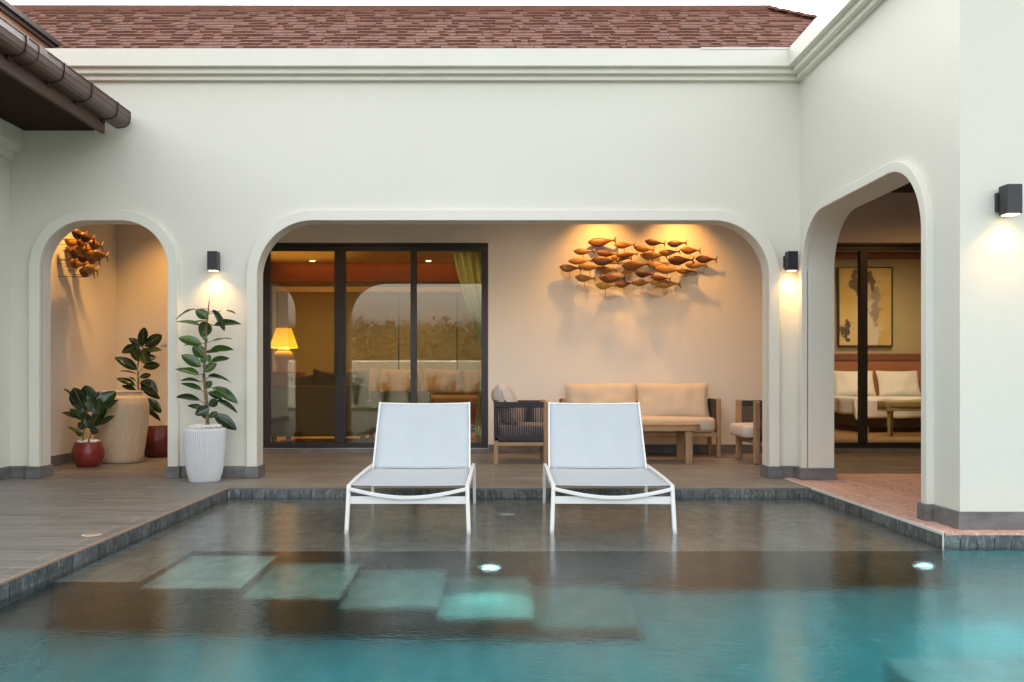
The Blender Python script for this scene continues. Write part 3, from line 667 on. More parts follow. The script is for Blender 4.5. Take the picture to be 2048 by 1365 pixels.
# ------------------------------------------------------------------ sun loungers
def make_lounger():
    t = empty('sun_lounger', (0, 0, WZ)); zb = SHZ - WZ; fy, ry = 0, 1.38; W = .415; zt = .298
    def bar(name, *a, **k): return MB().obox(*a).build(name, 'white_metal', t, bev=.005, **k)
    for s_ in (-1, 1):
        x = s_ * W
        bar('leg', (x * 1.012, -.015, zb), (x - s_ * .010, .02, zt - .01), .028, .036, (0, 1, 0))
        bar('leg', (x * 1.03, ry + .012, zb), (x * 1.02, ry - .02, zt - .0), .026, .034, (0, 1, 0))
        pts = [(x - s_ * .010, .005, zt - .012), (x - s_ * .004, .40, zt), (x, .9, zt + .004), (x + s_ * .004, ry - .02, zt + .004)]
        MB().sweep(pts, [(-.014, -.019), (.014, -.019), (.014, .019), (-.014, .019)]).build('side_rail', 'white_metal', t, bev=.004)
    # curved front rail and flat crossbar
    N = 18; pts = [(-W + .02 + (2 * W - .04) * i / N, .0 - .012 * math.sin(math.pi * i / N), zt - .022 - .056 * math.sin(math.pi * i / N)) for i in range(N + 1)]
    MB().sweep(pts, [(-.012, -.012), (.012, -.012), (.012, .012), (-.012, .012)]).build('front_rail', 'white_metal', t, bev=.003)
    BX(-W + .016, W - .016, .012, .030, zt - .125, zt - .073).build('crossbar', 'white_metal', t, bev=.003)
    BX(-W + .01, W - .01, ry - .04, ry - .01, zt - .04, zt - .0).build('crossbar', 'white_metal', t, bev=.003)
    # slings
    def seat(u, v):
        x = (v - .5) * 2 * (W - .022); sag = (1 - (2 * v - 1) ** 2) * .020 * math.sin(math.pi * min(1, u * .92 + .03)) ** .6
        return (x, .012 + u * 1.115, zt + .005 - sag)
    MB().grid(seat, 36, 16).build('seat_sling', 'sling', t, smooth='all', solid=.004)
    py, pz, ty, tz = 1.135, zt - .012, 1.495, .815
    def back(u, v):
        w = W - .030 + (-.010) * u; x = (v - .5) * 2 * w; sag = (1 - (2 * v - 1) ** 2) * .018
        return (x, py + (ty - py) * u + sag, pz + .02 + (tz - pz - .02) * u - sag * .3)
    bk = MB().grid(back, 20, 14).build('backrest_sling', 'sling', t, smooth='all', solid=.004)
    for s_ in (-1, 1):
        a = (s_ * (W - .022), py, pz); b = (s_ * (W - .034), ty, tz + .012)
        MB().obox(a, b, .014, .024).build('backrest_rail', 'white_metal', t, bev=.003)
    N = 14; pts = [(-(W - .034) + 2 * (W - .034) * i / N, ty + .006 + .018 * math.sin(math.pi * i / N), tz + .004 - .008 * math.sin(math.pi * i / N)) for i in range(N + 1)]
    MB().tube(pts, .008, 8).build('top_rail', 'white_metal', t, True)
    BX(-W + .025, W - .025, py - .005, py + .020, pz - .012, pz + .008).build('pivot_bar', 'white_metal', t, bev=.003)
    MB().tube([(W - .09, py, pz + .010), (W - .045, py, pz + .010)], .011, 12, up=(0, 0, 1)).build('hinge', 'steel', t, True)
    MB().tube([(-W + .085, py, pz + .010), (-W + .055, py, pz + .010)], .011, 12).build('hinge', 'steel', t, True)
    for s_ in (-1, 1): MB().obox((s_ * (W - .06), ry - .03, zt - .02), (s_ * (W - .06), 1.33, .44), .012, .02).build('support_strut', 'white_metal', t)
    return t
la = make_lounger(); la.location = (-.578, 5.97, WZ)
tag(la, 'white metal sun lounger with grey sling in the shallow water, before the glass doors', 'sun lounger', 'sun loungers on the shallow pool shelf')
lb_ = copy_tree(la); lb_.location = (.822, 5.97, WZ); lb_.rotation_euler = (0, 0, R(-1.6))
lb_['label'] = 'white metal sun lounger with grey sling in the shallow water, before the coffee table'

# ------------------------------------------------------------------ cushions
def pillow_mb(w, h, d, puff=.9, nu=22, nv=16, pinch=.06, wr=.010, seed=0):
    """pillow in XZ plane, thickness along Y, centre at origin"""
    m = MB()
    def P(sgn):
        def f(u, v):
            a, b = 2 * u - 1, 2 * v - 1
            e = max(0, 1 - abs(a) ** 4) ** .5 * max(0, 1 - abs(b) ** 4) ** .5
            x = a * w / 2 * (1 - pinch * (1 - b * b)); z = b * h / 2 * (1 - pinch * (1 - a * a))
            n_ = noise.noise(Vector((x * 6 + seed, z * 6, seed * 3 + sgn))) * wr * 1.6 + wr * math.sin(z * 70 + 5 * noise.noise(Vector((x * 9, z * 9, seed)))) * max(0, abs(a) - .72) * 2.2
            return (x, sgn * (d / 2 * e * puff + .006) + n_ * (e + .25), z)
        return f
    m.grid(P(-1), nu, nv); m.grid(P(1), nu, nv); return m
def slab_cushion(x0, x1, y0, y1, z0, z1, seed=0, crown=.02):
    """rounded seat cushion"""
    m = MB(); cx, cy, cz = (x0 + x1) / 2, (y0 + y1) / 2, (z0 + z1) / 2; a, b, c_ = (x1 - x0) / 2, (y1 - y0) / 2, (z1 - z0) / 2; r = min(c_, .075)
    n = 20; mm = 14
    def sp(c0, e): return math.copysign(abs(c0) ** e, c0)
    vs = []; 
    for i in range(mm + 1):
        t = -math.pi / 2 + math.pi * i / mm
        for k in range(n * 4):
            q = 2 * math.pi * k / (n * 4); X = sp(math.cos(q), .22) ; Y = sp(math.sin(q), .22)
            ct, st_ = abs(math.cos(t)) ** .45, sp(math.sin(t), .55)
            off = 1 - ct
            px_ = cx + X * (a - (1 - ct) * r * 1.0) if ct > .02 else cx + X * (a - r)
            py_ = cy + Y * (b - (1 - ct) * r) if ct > .02 else cy + Y * (b - r)
            vs.append((px_, py_, cz + st_ * c_ + .004 * noise.noise(Vector((px_ * 5, py_ * 5, seed)))))
    N = n * 4; fs = [(i * N + k, i * N + (k + 1) % N, (i + 1) * N + (k + 1) % N, (i + 1) * N + k) for i in range(mm) for k in range(N)]
    m.add(vs, fs); c0 = len(m.v); m.add([(cx, cy, z0), (cx, cy, z1 + crown)], [])
    for k in range(N): m.f.append((k, (k + 1) % N, c0)); m.f.append((mm * N + k, mm * N + (k + 1) % N, c0 + 1)); m.t += [.5, .5]
    return m

# ------------------------------------------------------------------ sofa
t = empty('sofa', (1.79, 10.5, 0)); tag(t, 'teak outdoor two seat sofa with beige cushions against the rear wall', 'sofa')
sx0, sx1, sy0, sy1 = -.955, .955, 0, .50
for x in (sx0, sx1 - .045):
    MB().box(x, x + .045, 0, .075, 0, .71).build('leg', 'wood_z', t, bev=.012)
    MB().box(x, x + .045, sy1 - .05, sy1, 0, .69).build('leg', 'wood_z', t, bev=.008)
MB().box(sx1 - .32, sx1 - .25, sy1 - .12, sy1 - .06, 0, .26).build('leg', 'wood_z', t); MB().box(sx0 + .25, sx0 + .32, sy1 - .12, sy1 - .06, 0, .26).build('leg', 'wood_z', t)
MB().box(sx0 + .045, sx1 - .045, .02, .06, .245, .295).build('seat_rail', 'wood_x', t, bev=.005)
MB().box(sx0 + .045, sx1 - .045, sy1 - .05, sy1 - .01, .245, .295).build('seat_rail', 'wood_x', t, bev=.005)
for sx in (-1, 1):
    x = sx * .92; MB().box(x - .018, x + .018, .075, sy1 - .05, .30, .70).build('arm_panel', 'strap', t, bev=.01)
MB().box(sx0 + .05, sx1 - .05, sy1 - .04, sy1, .30, .66).build('back_panel', 'strap', t, bev=.008)
slab_cushion(-.905, .905, -.015, .45, .298, .475, 2).build('seat_cushion', 'cushion', t, smooth='all', weld=True)
for sx in (-1, 1):
    o = pillow_mb(.90, .47, .20, seed=sx + 3, pinch=.045, wr=.013).build('back_cushion', 'cushion', t, smooth='all'); o.location = (sx * .445, .345, .665); o.rotation_euler = (R(-14), 0, 0)

# ------------------------------------------------------------------ coffee table
t = empty('coffee_table', (1.66, 9.95, 0)); tag(t, 'low rectangular teak coffee table with rounded corners before the sofa', 'coffee table')
def rrect(a, b, r, n=6):
    p = []
    for cx_, cy_, s0 in ((a - r, b - r, 0), (-a + r, b - r, 90), (-a + r, -b + r, 180), (a - r, -b + r, 270)):
        for k in range(n + 1): an = R(s0 + 90 * k / n); p.append((cx_ + r * math.cos(an), cy_ + r * math.sin(an)))
    return p
def prism(pts, z0, z1):
    n = len(pts); return MB().add([(x, y, z) for z in (z0, z1) for x, y in pts], [tuple(range(n))[::-1], tuple(range(n, 2 * n))] + [(i, (i + 1) % n, n + (i + 1) % n, n + i) for i in range(n)])
prism(rrect(.640, .26, .085), .40, .4255).build('recess_shade', 'strap', t)  # dark core in the gap, its colour standing in for the recess shade
prism(rrect(.66, .28, .10), .366, .418).build('apron', 'wood_x', t, bev=.006)
prism(rrect(.655, .275, .095), .4240, .440).build('table_top', 'wood_x', t, bev=.003)
for x in (-1, 1):
    for y in (-1, 1): MB().box(x * .52 - .038, x * .52 + .038, y * .215 - .035, y * .215 + .035, 0, .366).build('leg', 'wood_z', t, bev=.004)

# ------------------------------------------------------------------ armchair, faces +X, origin at centre of floor
def make_chair():
    t = empty('armchair', (0, 0, 0)); L, D = .31, .35      # half length (x), half width (y)
    for y in (-1, 1):
        MB().box(L - .075, L, y * D - .022, y * D + .022, 0, .70).build('leg', 'wood_z', t, bev=.018, seg=3)
        MB().box(-L, -L + .045, y * D - .020, y * D + .020, 0, .30).build('leg', 'wood_z', t, bev=.004)
        fr_ = MB(); fr_.box(-L, L - .07, y * D - .020, y * D + .020, .625, .690); fr_.box(-L, L - .07, y * D - .020, y * D + .020, .255, .320); fr_.box(-L, -L + .04, y * D - .019, y * D + .019, .32, .625)
        fr_.build('arm_band', 'strap', t, bev=.008, weld=False)
        rp_ = MB()
        for k in range(27):
            x = -L + .045 + k * .0195; rp_.tube([(x, y * D + .010, .30), (x + .0, y * D + .010, .64)], .0042, 6, up=(1, 0, 0)); rp_.tube([(x + .006, y * D - .012, .30), (x + .002, y * D - .012, .64)], .0042, 6, up=(1, 0, 0))
        rp_.build('rope_panel', 'rope', t, weld=False)
        MB().box(-L + .045, L - .075, y * D - .016, y * D + .016, .205, .245).build('seat_rail', 'wood_x', t, bev=.003)
    bk = MB(); bk.box(-L, -L + .04, -D + .02, D - .02, .64, .705); bk.box(-L, -L + .04, -D + .02, D - .02, .255, .32); bk.build('back_band', 'strap', t, bev=.008, weld=False)
    rp_ = MB()
    for k in range(32):
        y = -D + .04 + k * .0205; rp_.tube([(-L + .02, y, .30), (-L + .02, y, .66)], .0042, 6, up=(1, 0, 0))
    rp_.build('back_ropes', 'rope', t, weld=False)
    prism([(x_ + .0, y_) for x_, y_ in rrect(L - .01, D - .03, .06)], .225, .275).build('seat_frame', 'wood_x', t, bev=.006)
    slab_cushion(-L + .05, L + .10, -D + .035, D - .035, .285, .43, 7).build('seat_cushion', 'cushion_white', t, smooth='all')
    o = pillow_mb(.60, .50, .25, seed=9, pinch=.05, wr=.014).build('back_cushion', 'cushion_white', t, smooth='all'); o.rotation_euler = (R(-24), 0, R(90)); o.location = (-L + .145, 0, .655)
    return t
ch = make_chair(); ch.location = (.325, 10.0, 0)
tag(ch, 'teak and black rope armchair with a pale back pillow, beside the glass door', 'armchair', 'rope armchairs round the coffee table')
c2 = copy_tree(ch); c2.location = (3.175, 9.96, 0); c2.rotation_euler = (0, 0, R(180))
c2['label'] = 'teak and black rope armchair half hidden behind the right pillar'

# ------------------------------------------------------------------ plants
leaf_mb = None
def leaf(m, base, tip, W, roll, tint, bend=.06, rng=random):
    base, tip = Vector(base), Vector(tip); d = tip - base; L = d.length; d.normalize()
    s0 = Vector((-d.z, 0, d.x));
    if s0.length < .05: s0 = Vector((1, 0, 0))
    s0.normalize(); s0 = Matrix.Rotation(roll, 3, d) @ s0; nrm = s0.cross(d)
    if nrm.z < 0: nrm = -nrm
    tw_ = rng.uniform(-.35, .35); cols = (-1, -.68, -.36, -.055, .055, .36, .68, 1); N = 11; vs = []; wv = rng.uniform(.01, .05)
    for i in range(N + 1):
        u = i / N; w = W / 2 * (math.sin(math.pi * min(1, u * .97 + .015) ** .92)) ** .72; sr = Matrix.Rotation(tw_ * (u - .4), 3, d) @ s0; nn = Matrix.Rotation(tw_ * (u - .4), 3, d) @ nrm
        c0 = base + d * (L * u) + nrm * (L * bend * 4 * u * (1 - u)) - Vector((0, 0, 1)) * L * (.06 + wv) * u * u
        vs += [c0 + sr * (a * w) + nn * (abs(a) ** 1.4 * w * .24 + wv * w * math.sin(u * 13 + a * 4)) for a in cols]
    k = len(cols)
    for c_ in range(k - 1):
        m.add([vs[i * k + c_ + q] for i in range(N + 1) for q in (0, 1)], [(2 * i, 2 * i + 1, 2 * i + 3, 2 * i + 2) for i in range(N)], 1.0 if c_ == 3 else min(.84, tint))
def plant(t, stems, leaves, px2, Y, sc, tints, rng, thick=.011, barkz=0):
    """stems/leaves given in crop pixels; px2 maps them to picture pixels"""
    t0 = Vector(t.location)
    def P(x, y, dy=0): return at(*px2(x, y), Y + dy) - t0
    sm = MB(); allp = []
    for st in stems:
        pts = []
        for k, (x, y) in enumerate(st[0]): pts.append(P(x, y, .0))
        fine = []
        for a, b in zip(pts[:-1], pts[1:]): fine += [a.lerp(b, q / 3) for q in range(3)]
        fine.append(pts[-1]); sm.tube(fine, thick * st[1], 8, [1.25 - .75 * k / (len(fine) - 1) + .10 * (k % 2) for k in range(len(fine))]); allp += fine
    sm.build('stem', 'stem_bark', t, smooth='all')
    lm = MB(); pm = MB()
    for (x0, y0, x1, y1, w) in leaves:
        dy0 = rng.uniform(-.02, .02); L = math.hypot(x1 - x0, y1 - y0) * sc; dyt = rng.uniform(-.55, .35) * L if w > 30 else rng.uniform(-.3, .3) * L
        b = P(x0, y0, dy0); tp = P(x1, y1, dy0 + dyt); ww = w * sc; Wd = max(ww, .42 * (tp - b).length); roll = math.acos(max(0, min(1, ww / Wd))) * rng.choice((1, 1, 1, -1))
        leaf(lm, b, tp, Wd, roll, tints(rng, y0), rng.uniform(.0, .06), rng)
        near = min(allp, key=lambda p: (p - b).length + max(0, (p.z - b.z)) * 3); pm.tube([near, near.lerp(b, .6) + Vector((0, 0, .004)), b + (tp - b) * .05], .0035, 6)
    lm.build('foliage', 'leaf', t, smooth='all', weld=True); pm.build('leaf_stalks', 'stem_green', t, weld=False)
def pebbles(t, r, z, n, rng, sz=.022):
    m = MB()
    for i in range(n):
        a = rng.uniform(0, 6.28); q = r * math.sqrt(rng.random()) * .9
        m.ell((q * math.cos(a), q * math.sin(a), z + rng.uniform(0, sz * .5)), (sz * rng.uniform(.8, 1.4), sz * rng.uniform(.7, 1.1), sz * rng.uniform(.5, .8)), 10, 6)
    return m.build('pebbles', 'pebble', t, smooth='all', weld=False)
rng = random.Random(21)
# tall plant, ribbed white pot
t = empty('potted_plant', (-2.650, 8.06, 0)); tag(t, 'tall rubber plant in a ribbed white pot between the two front arches', 'potted plant')
prof = [(0, 0), (.125, 0), (.134, .008), (.153, .08), (.170, .18), (.180, .30), (.184, .40), (.184, .492), (.176, .495), (.170, .47), (0, .455)]
pp = []; 
for (a, b) in zip(prof[:-1], prof[1:]): pp += [(a[0] + (b[0] - a[0]) * k / 3, a[1] + (b[1] - a[1]) * k / 3) for k in range(3)]
pp.append(prof[-1]); MB().lathe(pp, n=512, rib=64, amp=.026).build('pot', 'pot_white', t, smooth='all')
pebbles(t, .155, .500, 60, rng, .026)
lv = [(210,100,70,165,26),(300,165,215,98,74),(330,110,418,235,62),(380,115,495,122,12),(240,215,75,175,30),(345,215,535,190,42),(292,188,258,286,100),(255,345,95,290,68),(309,335,475,292,16),(315,392,480,370,44),(280,440,195,352,88),(250,502,116,408,78),(325,470,450,432,38),(275,540,362,468,58),(235,562,70,503,44),(304,572,470,602,36),(250,612,110,590,26),(255,665,110,612,30),(275,655,327,598,50),(335,650,508,745,62),(242,738,78,705,48),(302,682,400,722,46),(365,745,508,812,52),(308,780,368,728,62),(312,792,210,830,72),(270,800,158,765,34),(345,840,500,930,88),(287,868,250,820,28),(310,862,367,812,40),(340,212,182,180,14),(300,320,262,290,26),(285,405,372,395,22),(255,350,130,345,22),(285,480,250,440,40),(300,420,318,470,40)]
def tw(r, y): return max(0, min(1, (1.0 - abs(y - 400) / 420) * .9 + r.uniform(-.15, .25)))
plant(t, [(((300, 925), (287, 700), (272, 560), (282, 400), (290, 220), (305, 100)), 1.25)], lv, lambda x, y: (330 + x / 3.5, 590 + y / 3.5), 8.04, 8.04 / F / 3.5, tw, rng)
a = at(330 + 304 / 3.5, 590 + 100 / 3.5, 8.04) - t.location; b = at(330 + 312 / 3.5, 590 + 8 / 3.5, 8.04) - t.location
MB().tube([a, a.lerp(b, .5), b], .006, 6, [1, .8, .15]).build('leaf_bud', 'spike', t)
pc = lambda x, y: (90 + x / 2.623, 440 + y / 2.623)
def red_pot(t, R_, h, mt='pot_red'):
    pr = [(0, 0), (R_ * .55, 0), (R_ * .66, h * .03), (R_ * .90, h * .25), (R_, h * .50), (R_ * .97, h * .72), (R_ * .82, h * .97), (R_ * .79, h), (R_ * .76, h * .98), (R_ * .74, h * .88), (0, h * .86)]
    f = []
    n = len(pr)
    for i in range(n - 1):
        p0, p1, p2, p3 = pr[max(i - 1, 0)], pr[i], pr[i + 1], pr[min(i + 2, n - 1)]
        sm_ = 1 <= i <= 5
        for k in range(4):
            u = k / 4
            if sm_: f.append(tuple(.5 * (2 * p1[j] + (p2[j] - p0[j]) * u + (2 * p0[j] - 5 * p1[j] + 4 * p2[j] - p3[j]) * u * u + (3 * p1[j] - p0[j] - 3 * p2[j] + p3[j]) * u ** 3) for j in (0, 1)))
            else: f.append(tuple(p1[j] + (p2[j] - p1[j]) * u for j in (0, 1)))
    f.append(pr[-1]); MB().lathe(f, n=64).build('pot', mt, t, smooth='all')
dk = lambda r, y: r.uniform(0, .35)
t = empty('potted_plant', (-4.345, 9.40, 0)); tag(t, 'small rubber plant in a round red pot before the tall beige urn', 'potted plant')
red_pot(t, .162, .268); pebbles(t, .115, .262, 26, rng, .026)
lv = [(190,1130,115,1080,12),(170,1040,88,1003,22),(165,965,95,875,28),(205,990,150,868,88),(225,960,215,858,86),(235,985,280,893,54),(265,1000,370,885,78),(280,1050,285,925,64),(290,1010,385,935,28),(288,1075,365,1020,24),(200,1050,130,985,44),(215,1085,205,1000,62),(245,1085,275,1010,62),(192,1135,165,1105,32),(235,1100,283,1108,42),(185,1005,128,920,44),(230,1095,240,1028,60),(178,1098,205,1060,52),(205,1050,160,985,60),(255,1010,235,900,60),(210,1010,262,930,50),(270,1060,320,960,60)]
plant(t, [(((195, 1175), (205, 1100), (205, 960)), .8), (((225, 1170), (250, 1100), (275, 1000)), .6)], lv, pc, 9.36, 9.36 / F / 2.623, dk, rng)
t = empty('potted_plant', (-4.05, 10.58, 0)); tag(t, 'taller rubber plant in a shaded red pot half hidden behind the beige urn', 'potted plant')
red_pot(t, .20, .37, 'pot_red_shaded')
lv = [(512,665,520,553,36),(525,665,612,592,62),(500,665,440,612,36),(482,662,403,690,46),(502,690,440,688,42),(520,690,612,675,30),(490,742,455,670,52),(510,732,582,712,42),(482,785,365,712,46),(515,772,602,755,46),(497,826,556,808,30),(482,810,390,788,10),(470,872,376,822,30),(478,903,402,864,22),(478,848,440,822,12),(502,850,590,900,76),(500,885,603,930,46),(530,940,610,1003,50),(530,1000,607,1052,32),(525,938,572,998,46),(510,690,530,752,52),(495,720,470,650,40),(505,700,560,680,40)]
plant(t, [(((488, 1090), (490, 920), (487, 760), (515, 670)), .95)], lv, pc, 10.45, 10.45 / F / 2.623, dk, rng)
# urn
t = empty('urn', (-4.215, 9.92, 0)); tag(t, 'tall beige glazed clay urn with vertical brush grooves in the left niche', 'urn')
pr = [(0, 0), (.215, 0), (.232, .015), (.262, .18), (.288, .38), (.302, .56), (.300, .66), (.278, .735), (.232, .765), (.228, .78), (.244, .795), (.240, .808), (.215, .808), (.205, .78), (.20, .6), (0, .55)]
f = []
for i in range(len(pr) - 1): f += [(pr[i][0] + (pr[i + 1][0] - pr[i][0]) * k / 3, pr[i][1] + (pr[i + 1][1] - pr[i][1]) * k / 3) for k in range(3)]
f.append(pr[-1]); MB().lathe(f, n=160, rib=80, amp=.0022).build('body', 'urn', t, smooth='all')

# ------------------------------------------------------------------ fish wall sculptures
def fish_mb(L, Hh, flip=1):
    """head at -X; body along X, height Z, thin Y"""
    m = MB(); N = 22; K = 14
    def w(u):
        g = lambda u: .5 * Hh * (math.sin(math.pi * (u / .86) ** .80)) ** 1.02
        if u < .68: return g(u)
        q = g(.68); k = (u - .68) / .18
        return q * (1 - k) + .085 * Hh * k if u < .86 else .085 * Hh
    vs = []
    for i in range(N + 1):
        u = .02 + .90 * i / N; h_ = max(w(u), .004); th = max(min(h_ * .55, .024), .0035); cz = -.10 * Hh * math.sin(math.pi * min(1, u / .8))
        x = (u - .5) * L
        for k in range(K): a = 2 * math.pi * k / K; vs.append((x, th * math.sin(a), cz * flip + h_ * math.cos(a)))
    fs = [(i * K + k, i * K + (k + 1) % K, (i + 1) * K + (k + 1) % K, (i + 1) * K + k) for i in range(N) for k in range(K)] + [tuple(range(K))[::-1], tuple(range(N * K, (N + 1) * K))]
    m.add(vs, fs)
    x0, x1 = .34 * L, .52 * L; z = .52 * Hh   # forked tail
    prf = [(x0, .05 * Hh), (.44 * L, .14 * Hh), (x1, z), (.50 * L, .10 * Hh), (.475 * L, 0), (.50 * L, -.12 * Hh), (x1, -z), (.44 * L, -.14 * Hh), (x0, -.05 * Hh)]
    n = len(prf); m.add([(x, y, z_) for y in (-.005, .005) for x, z_ in prf], [tuple(range(n)), tuple(range(n, 2 * n))[::-1]] + [(i, (i + 1) % n, n + (i + 1) % n, n + i) for i in range(n)])
    return m
FISH = [(500,220,765,85),(765,255,965,65),(1075,230,1275,60),(1308,240,1490,65),(350,322,550,62),(583,345,790,60),(810,355,990,55),(962,295,1165,62),(1030,360,1290,80),(1225,330,1425,60),(1440,310,1640,70),(1597,400,1800,70),(1310,410,1570,85),(730,390,930,60),(537,415,795,85),(296,420,525,60),(205,490,410,75),(395,480,635,65),(845,460,1110,90),(1113,460,1310,65),(1185,505,1440,80),(1495,460,1700,65),(1395,525,1595,50),(583,508,778,68),(820,525,990,55),(970,550,1165,70),(363,595,560,65),(608,595,865,85),(1133,592,1330,55),(575,672,770,65),(770,655,950,60),(947,638,1145,65),(1168,650,1430,85)]
rng = random.Random(4); Yw = YR
t = empty('fish_wall_sculpture', (1.83, Yw, 2.35)); tag(t, 'shoal of carved wooden fish on thin rods on the wall above the sofa', 'wall sculpture')
T0 = Vector(t.location)
for i, (x0, y0, x1, hh) in enumerate(FISH):
    Yi = Yw - (.07 + .17 * ((i * 7) % 11) / 10.0); cxp = 1080 + (x0 + x1) / 2 / 5.12; cyp = 440 + y0 / 5.12
    p = at(cxp, cyp, Yi) - T0; L = (x1 - x0) / 5.12 * Yi / F; hm = hh / 5.12 * Yi / F * 1.06
    o = fish_mb(L * 1.10, hm * 1.08).build('fish', 'fish_wood', t, smooth='all'); o.location = p; o.rotation_euler = (rng.uniform(-.25, .25), R(rng.uniform(1, 7) if i % 3 else rng.uniform(-4, 2)), rng.uniform(-.22, .22))
    # rod down and back to the wall
    rb = MB().tube([(0, 0, -hm * .35), (0, 0, -.075 - .02 * (i % 3))], .0026, 5, up=(1, 0, 0)); rb.tube([(0, 0, -.075 - .02 * (i % 3)), (.0, -p.y - .004, -.075 - .02 * (i % 3))], .0026, 5)
    rb.build('rod', 'rod', o, weld=False)
MB().box(1.30 - T0.x, 2.30 - T0.x, -.045, -.03, -.012, .012).build('mounting_bar', 'steel', t).location = (0, 0, at(0, 527, Yw - .04).z - T0.z)
# niche sculpture, on the end wall of the niche
t = empty('fish_wall_sculpture', (-4.755, 9.75, 2.45)); tag(t, 'cluster of carved wooden fish high on the end wall of the left niche', 'wall sculpture')
T0 = Vector(t.location)
NF = [(360,155,40),(395,170,50),(330,190,44),(372,195,44),(436,203,40),(308,225,46),(350,218,50),(395,215,44),(455,250,40),(345,245,52),(410,245,46),(385,262,50),(425,268,42),(350,290,44),(400,300,46),(395,328,44),(415,315,40),(372,232,44)]
for i, (x, y, hh) in enumerate(NF):
    Yi = 9.55 + .05 * (i % 8); p = at(x / 2.275, 400 + y / 2.275, Yi) - T0
    if p.x < .05: p.x = .06
    o = fish_mb(.20, .115).build('fish', 'fish_wood', t, smooth='all'); o.location = p; o.rotation_euler = (0, R(5), R(72 + rng.uniform(-14, 14)))
    rb = MB(); MI = o.rotation_euler.to_matrix().inverted(); zz = -.06 - .02 * (i % 3)
    a_, b_, c_ = MI @ Vector((0, 0, -.03)), MI @ Vector((0, 0, zz)), MI @ Vector((-p.x + .002, 0, zz))
    rb.tube([a_, b_], .003, 5, up=(1, 0, 0)); rb.tube([b_, c_], .003, 5); rb.build('rod', 'rod', o, weld=False)

# ------------------------------------------------------------------ living room contents
t = empty('sofa', (-2.35, 12.0, RZ)); tag(t, 'olive grey sofa seen from behind inside the living room glass', 'sofa')
MB().box(-.72, .62, 0, .18, .10, .80).build('backrest', 'sofa_back', t, bev=.035, seg=3)
MB().box(-.72, -.50, .18, 1.0, .10, .60).build('armrest', 'sofa_back', t, bev=.04); MB().box(.40, .62, .18, 1.0, .10, .60).build('armrest', 'sofa_back', t, bev=.04)
MB().box(-.50, .40, .18, .98, .10, .46).build('seat', 'sofa_back', t, bev=.03)
for x in (-.66, .56):
    for y in (.06, .92): MB().box(x - .03, x + .03, y - .03, y + .03, 0, .10).build('leg', 'bed_base', t)
for (x, y, z, w, h, rz, ry, mt, lb) in ((-2.35, 12.36, .90, .44, .44, 8, 10, 'hide', 'dark cowhide cushion leaning in the sofa by the lamp'), (-2.0, 12.40, .92, .55, .46, -6, -4, 'cream_fabric', 'large cream cushion on the sofa beside the dark cowhide one'), (-2.62, 12.34, .86, .40, .40, 20, -8, 'hide', 'small dark cushion at the lamp end of the sofa')):
    o = pillow_mb(w, h, .16, seed=x).build('cushion', mt, None, smooth='all'); o.location = (x, y, z - .06); o.rotation_euler = (R(-16), R(ry), R(rz)); tag(o, lb, 'cushion', 'cushions on the living room sofa')
t = empty('console_table', (-3.33, 14.0, RZ)); tag(t, 'dark red wood side table under the lit lamp', 'side table')
MB().box(-.30, .30, -.22, .22, .955, 1.00).build('table_top', 'wood_red', t, bev=.008); MB().box(-.28, .28, -.20, .20, .70, .955).build('drawer', 'wood_red', t)
for x in (-.26, .26):
    for y in (-.18, .18): MB().box(x - .025, x + .025, y - .025, y + .025, 0, .70).build('leg', 'wood_red', t)
t = empty('table_lamp', (-3.34, 14.0, RZ + 1.0)); tag(t, 'lit ceramic jar lamp with pleated amber shade in the living room', 'table lamp')
pr = [(0, 0), (.10, 0), (.105, .02), (.115, .10), (.145, .22), (.15, .28), (.12, .325), (.085, .335), (.10, .35), (.09, .38), (.03, .40), (.012, .41), (.012, .46), (0, .46)]
MB().lathe(pr, n=40).build('base', 'ceramic', t, True)
MB().lathe([(.226, .385), (.12, .70), (.117, .70), (.223, .385)], n=64, rib=32, amp=.006, ring=True).build('lamp_shade', 'lamp_shade', t, True)
point((-3.34, 14.0, RZ + 1.0 + .56), 30, (1, .55, .14), .03)
t = empty('daybed', (-1.5, 14.3, RZ)); tag(t, 'low wooden daybed with cream cushions along the living room window', 'daybed')
MB().box(-1.2, 2.6, 0, .95, .08, .44).build('base', 'wood_red', t, bev=.01); slab_cushion(-1.18, 2.58, .0, .95, .44, .60, 5).build('mattress', 'cream_fabric', t, smooth='all')
for k in range(5):
    o = pillow_mb(.72, .48, .2, seed=k + 20).build('back_cushion', 'cream_fabric', t, smooth='all'); o.location = (-.85 + k * .74, .80, .83); o.rotation_euler = (R(-12), R((k % 3 - 1) * 3), 0)
t = empty('armchair', (-1.35, 12.6, RZ)); tag(t, 'low brown upholstered chair behind the middle glass panel', 'armchair')
MB().box(-.45, .45, 0, .18, .12, .72).build('backrest', 'sofa_back', t, bev=.03); MB().box(-.45, .45, .18, .8, .12, .45).build('seat', 'sofa_back', t, bev=.03)
MB().box(-.45, -.30, .18, .8, .45, .60).build('armrest', 'sofa_back', t, bev=.03); MB().box(.30, .45, .18, .8, .45, .60).build('armrest', 'sofa_back', t, bev=.03)
for x in (-.4, .4):
    for y in (.06, .72): MB().box(x - .02, x + .02, y - .02, y + .02, 0, .12).build('leg', 'bed_base', t)
MB().grid(lambda u, v: (-2.9 + u * 3.6, 12.9 + v * 1.2, RZ + .006), 1, 1).build('rug', 'cream_fabric', None, solid=.008)
tag(bpy.data.objects['rug'], 'pale rug on the living room floor behind the glass', 'rug')
